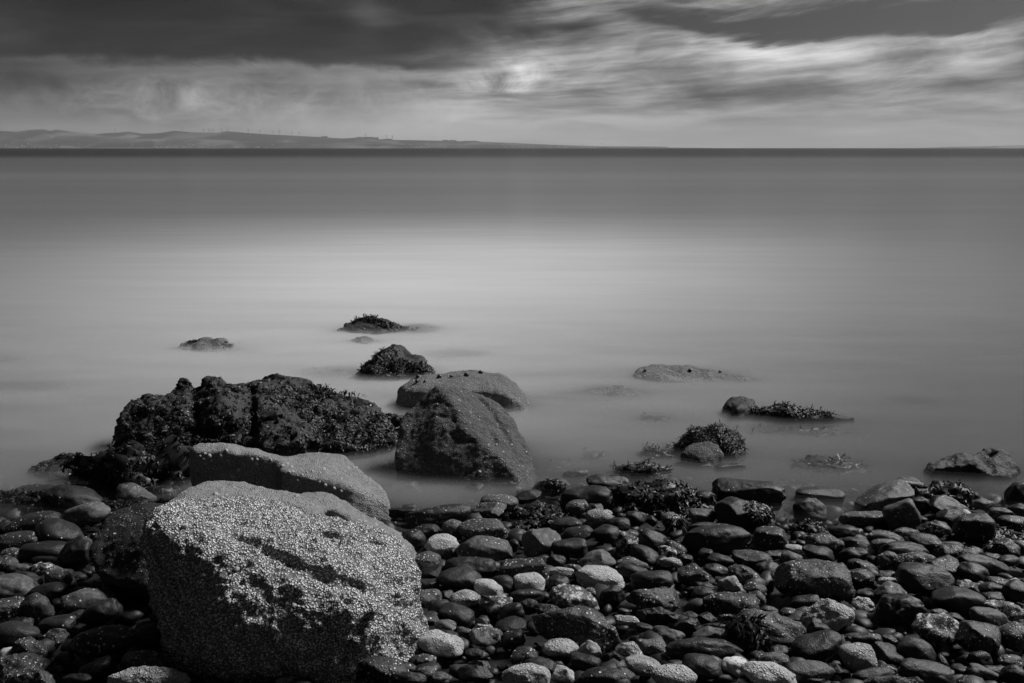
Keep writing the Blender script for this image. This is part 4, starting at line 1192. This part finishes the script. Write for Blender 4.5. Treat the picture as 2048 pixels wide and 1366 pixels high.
# free-lying heaps of wrack
def heap(label, poly, n, hgt, L=0.045, w=0.0075, upfrac=0.15, zbase=None, base_depth=0.14, group=None, name='seaweed'):
    flat = group is not None
    if flat: n = int(n * 1.6); L *= 0.8; w *= 0.6; upfrac *= 0.25
    else: n = int(n * 2.6); L *= 0.68; w *= 0.66; upfrac *= 0.2; hgt *= 0.85
    """a low mound under the outlined area, covered in fronds"""
    xs = [p[0] for p in poly]; ys = [p[1] for p in poly]
    x0, x1, yb = min(xs), max(xs), max(ys)
    cx = (x0 + x1) / 2
    pb = at_z(cx, yb, 0.0)
    for _ in range(4): pb = at_z(cx, yb, (gz(pb.x, pb.y) if zbase is None else zbase))
    zb = pb.z
    mpp = (pb - ORG).length / F_PX
    a = (x1 - x0) / 2 * mpp
    V0, F0 = ICO[4]; v = V0 * [a, base_depth, hgt]
    v = v * (1 + 0.55 * fbm(V0 * 2.2 + pb.x * 9 + 4, 4))[:, None]
    c = Vector((pb.x, pb.y + base_depth * 0.8, zb - 0.1 * hgt))
    W = Weed(); W.v = [p for p in v]; W.f = []
    nr = vnormals(v, F0); k = 0
    up = np.where(v[:, 2] > -0.1 * hgt)[0]
    for i in range(n):
        q = up[rs.randint(len(up))]; nn = nr[q]
        tang = np.array([0, 0, -0.8]) + rs.normal(size=3) * 0.9; tang -= nn * (tang @ nn)
        u = rs.rand() < upfrac
        d = tang * (0.5 if u else 1) + nn * rs.uniform(-0.05, 0.22) + (np.array([0, 0, 0.7]) if u else 0)
        if flat: d[2] *= 0.25
        W.frond(v[q] + nn * rs.uniform(-0.004, 0.006), d, nn, L * rs.uniform(0.6, 1.4), w * rs.uniform(0.7, 1.3), rs, True, 0.25 if u else 0.7)
    faces = [tuple(int(j) for j in t) for t in F0] + W.f
    o = mesh_obj(name, np.array(W.v), faces, M_WEED); o.location = c
    tag(o, label, 'seaweed', group or 'seaweed along the waterline')
    solid(v + np.array(c), F0)
    return o
heap('thick mound of black wrack between the craggy outcrop and the shore stones', [(120,915),(385,915),(385,1000),(120,1000)], 1700, 0.23, 0.045, 0.008, 0.12, None, 0.2)
heap('tangle of wrack lying over a stone left of the limpet boulder', [(195,980),(310,980),(310,1035),(195,1035)], 260, 0.05, 0.04, 0.006, 0.2, None, 0.09)
heap('wrack lying among the stones in the left shallows', [(30,975),(120,975),(120,1020),(30,1020)], 300, 0.055, 0.04, 0.007, 0.15, 0.0, 0.08)
heap('flattened wrack at the left edge of the beach', [(-20,985),(45,985),(45,1012),(-20,1012)], 260, 0.05, 0.04, 0.007, 0.1, 0.0, 0.07)
heap('wrack tucked between round stones and the pale shore stone', [(165,1045),(235,1045),(235,1075),(165,1075)], 130, 0.025, 0.035, 0.006, 0.1, None, 0.06)
heap('small dark clump of wrack in front of the ridged rock', [(855,995),(955,995),(955,1022),(855,1022)], 260, 0.03, 0.035, 0.006, 0.25, None, 0.07)
heap('clump of wrack draped over pale stones right of the plump grey stone', [(1025,1000),(1130,1000),(1130,1058),(1025,1058)], 420, 0.05, 0.04, 0.008, 0.15, None, 0.10)
heap('largest heap of wrack on the cobbles, at the water near the middle', [(1215,975),(1420,975),(1420,1030),(1215,1030)], 1100, 0.085, 0.045, 0.009, 0.2, None, 0.14)
heap('strip of wrack hanging behind the mossy block', [(1490,1065),(1520,1065),(1520,1100),(1490,1100)], 60, 0.025, 0.04, 0.006, 0.1, None, 0.04)
heap('wet wrack at the foot of the tooth-shaped stone', [(1600,1040),(1655,1040),(1655,1068),(1600,1068)], 160, 0.03, 0.035, 0.008, 0.1, None, 0.06)
heap('wrack spread on the cobbles at the right edge', [(1930,1070),(2050,1070),(2050,1098),(1930,1098)], 420, 0.035, 0.04, 0.007, 0.15, None, 0.09)
heap('wrack draped over the slabs in front of the jagged rock', [(1850,962),(1945,962),(1945,1006),(1850,1006)], 420, 0.07, 0.04, 0.007, 0.15, 0.02, 0.08)
heap('weed-covered stone sitting in the shallows left of the largest heap', [(1237,930),(1342,930),(1342,962),(1237,962)], 520, 0.06, 0.035, 0.005, 0.2, 0.0, 0.09)
heap('thin weed arching out of the shallows left of the black-haired rock', [(1285,890),(1350,890),(1350,915),(1285,915)], 130, 0.03, 0.075, 0.004, 0.5, 0.0, 0.06)
SUB = 'seaweed showing through the water'
heap('upright tuft of weed poking out of the water before the ridged rock', [(1165,900),(1210,900),(1210,918),(1165,918)], 90, 0.012, 0.05, 0.006, 0.5, -0.005, 0.06, SUB)
heap('faint patch of weed awash between the tuft and the shore stones', [(1090,925),(1145,925),(1145,934),(1090,934)], 60, 0.01, 0.035, 0.006, 0.1, -0.012, 0.06, SUB)
heap('long thin mat of weed awash in front of the weed-trailing rock', [(1520,855),(1700,855),(1700,872),(1520,872)], 260, 0.016, 0.05, 0.008, 0.2, -0.012, 0.10, SUB)
heap('broken mat of weed awash near the shore, left of the jagged rock', [(1605,918),(1730,918),(1730,942),(1605,942)], 320, 0.02, 0.045, 0.008, 0.25, -0.005, 0.10, SUB)
heap('small mat of weed awash behind the black-haired rock', [(1278,834),(1350,834),(1350,846),(1278,846)], 110, 0.014, 0.05, 0.007, 0.15, -0.01, 0.08, SUB)
heap('blurred weed under the water right of the trailing rock', [(1790,810),(1870,810),(1870,820),(1790,820)], 70, 0.012, 0.05, 0.009, 0.0, -0.045, 0.08, SUB)
heap('blurred weed under the water in front of the pale hump', [(1100,792),(1290,792),(1290,806),(1100,806)], 120, 0.015, 0.05, 0.009, 0.0, -0.02, 0.12, SUB)
heap('blurred weed under the water beside the craggy outcrop at the left edge', [(-60,778),(95,778),(95,792),(-60,792)], 70, 0.014, 0.05, 0.009, 0.0, -0.05, 0.10, SUB)
heap('dark patch of weed under the far water at the left edge', [(-40,724),(26,724),(26,734),(-40,734)], 50, 0.016, 0.06, 0.01, 0.0, -0.045, 0.12, SUB)
heap('weed awash between the craggy outcrop and the dark weedy rock', [(600,742),(720,742),(720,756),(600,756)], 140, 0.018, 0.06, 0.009, 0.1, -0.02, 0.14, SUB)
heap('weed trailing in the water right of the farthest rock', [(800,655),(870,655),(870,668),(800,668)], 90, 0.018, 0.06, 0.011, 0.0, -0.02, 0.2, SUB)
heap('weed awash behind the round-backed rock', [(850,708),(960,708),(960,728),(850,728)], 100, 0.014, 0.06, 0.009, 0.0, -0.055, 0.14, SUB)
heap('weed under the shallow water left of the tooth-shaped stone', [(1530,960),(1610,960),(1610,985),(1530,985)], 120, 0.015, 0.045, 0.007, 0.1, -0.02, 0.08, SUB)

# ------------------------------------------------------------------ water: milky sea, clear where it thins over rock and weed
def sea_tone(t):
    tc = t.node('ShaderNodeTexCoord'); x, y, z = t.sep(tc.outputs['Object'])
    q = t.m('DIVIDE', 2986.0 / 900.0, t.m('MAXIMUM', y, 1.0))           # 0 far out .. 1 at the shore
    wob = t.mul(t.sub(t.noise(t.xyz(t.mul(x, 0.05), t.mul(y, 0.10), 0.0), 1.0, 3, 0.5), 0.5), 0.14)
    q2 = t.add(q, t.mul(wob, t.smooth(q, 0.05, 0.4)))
    sea_light = t.ramp(q2, WATER_LIGHT)  # sky reflection by distance, painted into the water colour
    glow = t.ramp(q2, WATER_GLOW)  # bright band of reflected light, painted the same way
    glow_fall = t.m('EXPONENT', t.mul(t.m('POWER', t.m('ABSOLUTE', t.mul(t.sub(x, -1.1), t.m('DIVIDE', 1.0, t.add(1.1, t.mul(y, 0.28))))), 2.0), -1.0))  # sideways falloff of the painted glow
    col = t.add(sea_light, t.mul(glow, glow_fall))
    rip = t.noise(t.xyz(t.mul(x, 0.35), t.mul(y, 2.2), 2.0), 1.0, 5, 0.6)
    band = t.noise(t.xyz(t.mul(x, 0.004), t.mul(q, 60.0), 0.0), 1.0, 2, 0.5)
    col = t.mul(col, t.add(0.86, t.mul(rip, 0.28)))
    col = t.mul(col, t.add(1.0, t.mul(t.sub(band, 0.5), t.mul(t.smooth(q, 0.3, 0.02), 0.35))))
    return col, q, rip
def build_water():
    vs, fs, n = [], [], 0
    g = ground_z
    allv = [np.array([[-14, -8, -3], [14, -8, -3], [14, 30, -3.0], [-14, 30, -3]])]; allf = [np.array([[0, 1, 2], [0, 2, 3]])]; n = 4
    for v, f in SOLID:
        allv.append(v); allf.append(f + n); n += len(v)
    V, F = np.concatenate(allv), np.concatenate(allf)
    bv = BVHTree.FromPolygons(V.tolist(), F.tolist())
    dx = 0.024
    xs = np.arange(-4.6, 4.6001, dx); ys = np.arange(3.15, 9.6, dx)
    X, Y = np.meshgrid(xs, ys)
    H = ground_z(X, Y)
    dn = Vector((0, 0, -1))
    for j, y in enumerate(ys):
        for i, x in enumerate(xs):
            loc, _, _, _ = bv.ray_cast(Vector((x, y, 2.0)), dn)
            if loc is not None and loc.z > H[j, i]: H[j, i] = loc.z
    depth = np.clip(-H, 0, 1)
    def blur(A, sx, sy):
        for ax, s in ((1, sx), (0, sy)):
            r = int(3 * s) + 1; k = np.exp(-0.5 * (np.arange(-r, r + 1) / s) ** 2); k /= k.sum()
            B = np.pad(A, [(r, r) if a == ax else (0, 0) for a in (0, 1)], mode='edge')
            A = sum(k[q] * (B[:, q:q + A.shape[1]] if ax else B[q:q + A.shape[0], :]) for q in range(2 * r + 1))
        return A
    al = 1 - np.exp(-WATER_K * depth)
    al = 0.45 * blur(al, 1.6, 1.3) + 0.55 * blur(al, 9.0, 5.0)
    # fade to full milk at the rim of the detailed patch
    e = np.minimum.reduce([(X + 4.6) / 0.5, (4.6 - X) / 0.5, (9.6 - Y) / 0.8]); e = np.clip(e, 0, 1)
    al = 1 - (1 - al) * e
    ny, nx = X.shape
    P_ = np.stack([X.ravel(), Y.ravel(), np.zeros(X.size)], 1)
    idx = np.arange(nx * ny).reshape(ny, nx)
    f = np.stack([idx[:-1, :-1], idx[:-1, 1:], idx[1:, 1:], idx[1:, :-1]], -1).reshape(-1, 4)
    # outer sea, joined round the detailed patch
    x0, x1, y0, y1 = xs[0], xs[-1], ys[0], ys[-1]
    B = 14500.0
    outer = np.array([[-B, y0, 0], [x0, y0, 0], [x1, y0, 0], [B, y0, 0], [-B, y1, 0], [x0, y1, 0], [x1, y1, 0], [B, y1, 0],
                      [-B, 40, 0], [x0, 40, 0], [x1, 40, 0], [B, 40, 0], [-B, 14400, 0], [x0, 14400, 0], [x1, 14400, 0], [B, 14400, 0]], float)
    k = nx * ny
    of = np.array([[0, 1, 5, 4], [2, 3, 7, 6], [4, 5, 9, 8], [5, 6, 10, 9], [6, 7, 11, 10], [8, 9, 13, 12], [9, 10, 14, 13], [10, 11, 15, 14]]) + k
    pts = np.concatenate([P_, outer]); ff = np.concatenate([f, of])
    alpha = np.concatenate([al.ravel(), np.ones(16)])
    m, t, out = new_mat('sea_water')
    at = t.node('ShaderNodeAttribute'); at.attribute_name = 'milk'
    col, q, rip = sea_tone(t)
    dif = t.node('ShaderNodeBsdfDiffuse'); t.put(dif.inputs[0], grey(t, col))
    gl = t.node('ShaderNodeBsdfGlossy'); gl.inputs['Roughness'].default_value = 0.16; gl.inputs['Color'].default_value = (0.9, 0.9, 0.9, 1)
    bn = t.node('ShaderNodeBump'); bn.inputs['Strength'].default_value = 0.05; bn.inputs['Distance'].default_value = 0.02
    t.l.new(rip, bn.inputs['Height']); t.l.new(bn.outputs[0], gl.inputs['Normal'])
    mx = t.node('ShaderNodeMixShader'); t.put(mx.inputs[0], t.smooth(q, 0.25, 0.6, 0.18, 0.42))
    t.l.new(dif.outputs[0], mx.inputs[1]); t.l.new(gl.outputs[0], mx.inputs[2])
    tr = t.node('ShaderNodeBsdfTransparent')
    mt = t.node('ShaderNodeMixShader'); t.l.new(at.outputs['Fac'], mt.inputs[0])
    t.l.new(tr.outputs[0], mt.inputs[1]); t.l.new(mx.outputs[0], mt.inputs[2]); t.l.new(mt.outputs[0], out.inputs[0])
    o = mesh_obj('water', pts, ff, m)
    a = o.data.attributes.new('milk', 'FLOAT', 'POINT'); a.data.foreach_set('value', alpha.astype(np.float32))
    # the veil left by waves washing up and down: thin layers of spray just above the mean level, only over open water
    wet = np.clip((0.012 - H) / 0.03, 0, 1)
    wet = blur(wet, 7.0, 5.0); wet = np.clip((wet - 0.35) / 0.5, 0, 1) * e * np.clip((9.4 - Y) / 2.5, 0, 1)
    sub = (slice(None, None, 2), slice(None, None, 2))
    Xs, Ys, Ws = X[sub], Y[sub], wet[sub]
    my, mx_ = Xs.shape; idx = np.arange(mx_ * my).reshape(my, mx_)
    qf = np.stack([idx[:-1, :-1], idx[:-1, 1:], idx[1:, 1:], idx[1:, :-1]], -1).reshape(-1, 4)
    vv, fv, av = [], [], []
    for k, (z, am) in enumerate(SPRAY):
        nz = fbm(np.stack([Xs.ravel() * 1.1, Ys.ravel() * 2.6, np.full(Xs.size, 3.0 + k * 5)], 1), 3)
        vv.append(np.stack([Xs.ravel(), Ys.ravel(), z + 0.004 * nz], 1)); fv.append(qf + k * Xs.size)
        av.append(Ws.ravel() * am * np.clip(0.9 + 0.6 * nz, 0.2, 1.5))
    ms, t, out = new_mat('spray')
    at = t.node('ShaderNodeAttribute'); at.attribute_name = 'milk'
    dif = t.node('ShaderNodeBsdfDiffuse'); t.put(dif.inputs[0], grey(t, t.mul(sea_tone(t)[0], 1.45)))  # carries the sea's painted light too, lifted
    tr = t.node('ShaderNodeBsdfTransparent'); mt = t.node('ShaderNodeMixShader')
    t.l.new(at.outputs['Fac'], mt.inputs[0]); t.l.new(tr.outputs[0], mt.inputs[1]); t.l.new(dif.outputs[0], mt.inputs[2]); t.l.new(mt.outputs[0], out.inputs[0])
    so = mesh_obj('mist', np.concatenate(vv), np.concatenate(fv), ms)
    a = so.data.attributes.new('milk', 'FLOAT', 'POINT'); a.data.foreach_set('value', np.concatenate(av).astype(np.float32))
    tag(so, kind='stuff')
    return tag(o, kind='structure')
WATER_K = 14.0
SPRAY = [(0.008, 0.18), (0.017, 0.15), (0.027, 0.12), (0.039, 0.07)]
# brightness of the sea from the horizon (0) to the shore (1): reflected sky light and glow painted as colour
WATER_LIGHT = [(0.0, 0.020), (0.015, 0.024), (0.024, 0.080), (0.05, 0.095), (0.057, 0.115), (0.08, 0.105), (0.14, 0.115), (0.22, 0.125), (0.33, 0.135), (0.45, 0.125), (0.6, 0.10), (0.75, 0.082), (1.0, 0.065)]
WATER_GLOW = [(0.0, 0.0), (0.03, 0.02), (0.1, 0.03), (0.135, 0.05), (0.175, 0.17), (0.23, 0.37), (0.3, 0.42), (0.4, 0.33), (0.6, 0.20), (0.8, 0.11), (1.0, 0.05)]
build_water()

# ------------------------------------------------------------------ far shore
def build_hills():
    D0 = 12000.0
    prof = [(-2600,296.2),(-2100,288),(-1600,276),(-1200,266),(-900,270),(-700,262),(-500,268),(-250,258),(-80,265),(0,262.5),(55,265),(85,261),(107,260),(122,263.5),(132,260.5),(165,265),(210,269),(255,267),(272,265),(300,269),(330,268),(365,263),(400,266.5),(450,267),(465,264),(500,267),(550,270.5),(600,272.5),(645,275),(690,278),(718,276.5),(755,277),(765,279.5),(800,281),(850,281.5),(950,284),(1024,286.5),(1100,290),(1200,293),(1300,295),(1420,296.2)]
    px = np.array([p[0] for p in prof], float); py = np.array([p[1] for p in prof], float)
    def ridge(name, pxs, hs, d, depth, mat, seed, nx=420, ny=26):
        nx = max(nx, int((pxs[-1] - pxs[0]) / 5)); X = np.linspace(pxs[0], pxs[-1], nx); Hh = np.interp(X, pxs, hs)
        rows = []
        for j in range(ny):
            u = j / (ny - 1); prof_ = math.sin(math.pi * min(1, u * 0.95 + 0.02)) ** 0.8 if u < 0.55 else math.cos((u - 0.53) * math.pi)
            yy = d + depth * (u - 0.5)
            xx = (X - 1024) / F_PX * yy
            p = np.stack([xx / 700, np.full(nx, yy / 700), np.full(nx, seed)], 1)
            z = np.maximum(Hh, 0) * max(prof_, 0.0) * (1 + (0.22 * fbm(p, 4) if 0 < j < ny - 1 else 0) * (abs(prof_ - 1) + 0.05))
            z = z * d / D0 - 6
            rows.append(np.stack([xx, np.full(nx, yy), z], 1))
        v = np.concatenate(rows); idx = np.arange(nx * ny).reshape(ny, nx)
        f = np.stack([idx[:-1, :-1], idx[:-1, 1:], idx[1:, 1:], idx[1:, :-1]], -1).reshape(-1, 4)
        return mesh_obj(name, v, f, mat)
    m, t, out = new_mat('hill_fields')
    tc = t.node('ShaderNodeTexCoord'); v = t.vop('MULTIPLY', tc.outputs['Object'], (1.0, 0.6, 2.0))
    vo = t.voro(v, 0.0035); cell = t.sep(vo.outputs['Color'])[0]
    n = t.noise(v, 0.0015, 4, 0.6)
    col = t.add(0.006, t.mul(t.smooth(n, 0.40, 0.60), t.mul(cell, 0.11)))
    principled(t, out, col, 0.95, None, spec=0.1)
    hs = (296.5 - py) / F_PX * D0 + 6
    tag(ridge('hills', px, hs, D0, 3000, m, 1.0), kind='structure')
    fx = np.array([-500, 180, 215, 250, 300, 380, 450, 520, 640, 800, 1000, 1180, 1330]); fh = np.array([6, 8, 22, 24, 21, 22, 19, 14, 11, 9, 8, 5.5, 4.5]) / F_PX * D0
    tag(ridge('foothills', fx, fh * 0.9, 10300.0, 900, m, 5.0, 300, 16), kind='structure')
    fx = np.array([1800, 1880, 1950, 2000, 2100, 2300]); fh = np.array([0, 3.5, 4.5, 6, 7, 8]) / F_PX * D0
    tag(ridge('far_headland', fx, fh, 13000.0, 900, m, 8.0, 80, 12), kind='structure')
    # plantations on the skyline
    mw = make_simple('conifer_wood', 0.01, 0.03, 0.02, 0.95)
    for i, (x, w, y, lab) in enumerate([(648, 12, 274.5, 'short dark wood on the skyline left of the longest wood'), (735, 42, 276, 'longest dark wood on the skyline, a turbine behind it'), (775, 14, 279.5, 'small dark wood below a pair of turbines'),
                                   (899, 26, 282, 'thin dark wood on the low skyline'), (942, 34, 283.5, 'rightmost dark wood on the low skyline')]):
        p = at_y(x, y, D0 - 60); hw = w / 2 / F_PX * D0
        rs_ = np.random.RandomState(50 + i); V0, F0 = ICO[1]; vs, fs, n = [], [], 0
        for k in range(int(w * 2)):
            s = rs_.uniform(7, 11)
            vs.append(V0 * [s, s, s * 1.2] + [rs_.uniform(-hw, hw), rs_.uniform(-40, 40), rs_.uniform(-8, 4)]); fs.append(F0 + n); n += len(V0)
        o = mesh_obj('wood', np.concatenate(vs), np.concatenate(fs), mw); o.location = p
        tag(o, lab, 'wood', kind='stuff')
    # pale town along the water's edge
    mt = make_simple('harling', 0.2, 0.4, 0.01, 0.8)
    rs_ = np.random.RandomState(9); vs, fs, n = [], [], 0
    cube = np.array([[x, y, z] for z in (0, 1) for y in (-.5, .5) for x in (-.5, .5)] + [[-.5, 0, 1.5], [.5, 0, 1.5]])
    cf = [(0, 1, 5, 4), (2, 6, 7, 3), (0, 4, 8, 6, 2), (1, 3, 7, 9, 5), (4, 5, 9, 8), (6, 8, 9, 7)]
    for k in range(150):
        c = rs_.choice([330, 450, 60, 820, 1090, 1230]) + rs_.normal() * 60
        y = rs_.uniform(9650, 9840); x = (c - 1024) / F_PX * y
        s = rs_.uniform(4, 9)
        vs.append(cube * [s * 1.4, s, s * 0.7] + [x, y, rs_.uniform(0, 10) if k % 3 else rs_.uniform(10, 40)]); fs += [tuple(i + n for i in q) for q in cf]; n += 10
    tag(mesh_obj('town', np.concatenate(vs), fs, mt, smooth=False), 'pale specks of a town along the far shore', 'town', kind='stuff')
build_hills()

# wind turbines on the ridge
def tube_mesh(name, parts):
    bm = bmesh.new()
    for p, q, r0, r1, n in parts:
        a = Vector(q) - Vector(p)
        m4 = Matrix.Translation((Vector(p) + Vector(q)) / 2) @ a.to_track_quat('Z', 'Y').to_matrix().to_4x4()
        bmesh.ops.create_cone(bm, cap_ends=True, segments=n, radius1=r0, radius2=r1, depth=a.length, matrix=m4)
    me = bpy.data.meshes.new(name); bm.to_mesh(me); bm.free(); me.materials.append(MT)
    return me
MT = make_simple('turbine_paint', 0.07, 0.09, 0.05, 0.5)
TB = [(231,266.5,'turbine standing alone on the ridge far left of all the others'),(365,263,'turbine on the rounded summit left of the long row'),
      (408,267,'first turbine of the close group of five on the ridge'),(418,267,'second turbine of the close group of five on the ridge'),(426,266.5,'third turbine of the close group of five on the ridge'),
      (444,266.5,'fourth turbine of the close group of five on the ridge'),(456,265.5,'fifth turbine of the close group, on the left slope of a knoll'),
      (497,267,'turbine just right of the knoll on the ridge'),(520,268.5,'second turbine right of the knoll, standing apart'),
      (546,270.5,'left one of the pair near the end of the row'),(559,271,'right one of the pair near the end of the row, its rotor dark'),
      (584,272,'last turbine but one of the long row'),(598,272.5,'last turbine at the right end of the long row'),
      (731,276,'turbine rising behind the longest wood'),(773,279,'left turbine of the last pair above the small wood'),(785,280,'rightmost turbine on the whole skyline')]
TOWER = tube_mesh('tower', [((0, 0, -15), (0, 0, 48), 2.6, 1.6, 8)])
NACELLE = tube_mesh('nacelle', [((0, 6, 50), (0, -3, 50), 3.4, 3.0, 8), ((0, -3, 50), (0, -6, 50), 2.6, 1.0, 8)])
BLADE = tube_mesh('blade', [((0, 0, 0), (0, 0, 8), 1.6, 2.0, 6), ((0, 0, 8), (0, 0, 23), 2.0, 0.7, 6)])
for i, (x, y, lab) in enumerate(TB):
    root = empty('wind_turbine', at_y(x, y, 11950.0)); root.scale = (0.85 if i != 10 else 1.0,) * 3
    for me in (TOWER, NACELLE, BLADE, BLADE, BLADE):
        o = bpy.data.objects.new(me.name.split('.')[0], me); COL.objects.link(o); o.parent = root
    for k, o in enumerate([c for c in root.children if c.data is BLADE]):
        o.location = (0, -4.5, 50); o.rotation_euler = (0, i * 0.83 + k * 2.094, 0)
    tag(root, lab, 'wind turbine', 'wind turbines on the far hills')

# ------------------------------------------------------------------ haze
def build_haze():
    B, zb, zt = 15000.0, -40.0, 300.0
    y0, y1 = -60.0, 15000.0
    v = [(x, y, z) for z in (zb, zt) for y in (y0, y1) for x in (-B, B)]
    f = [(0, 2, 3, 1), (4, 5, 7, 6), (0, 1, 5, 4), (2, 6, 7, 3), (0, 4, 6, 2), (1, 3, 7, 5)]
    m, t, out = new_mat('sea_haze')
    pv = t.node('ShaderNodeVolumePrincipled')
    pv.inputs['Color'].default_value = (0.85, 0.85, 0.85, 1); pv.inputs['Density'].default_value = 3.6e-5; pv.inputs['Anisotropy'].default_value = 0.2
    t.l.new(pv.outputs[0], out.inputs['Volume'])
    return tag(mesh_obj('haze', v, f, m, smooth=False), kind='stuff')
build_haze()
print('objects', len(scene.objects))
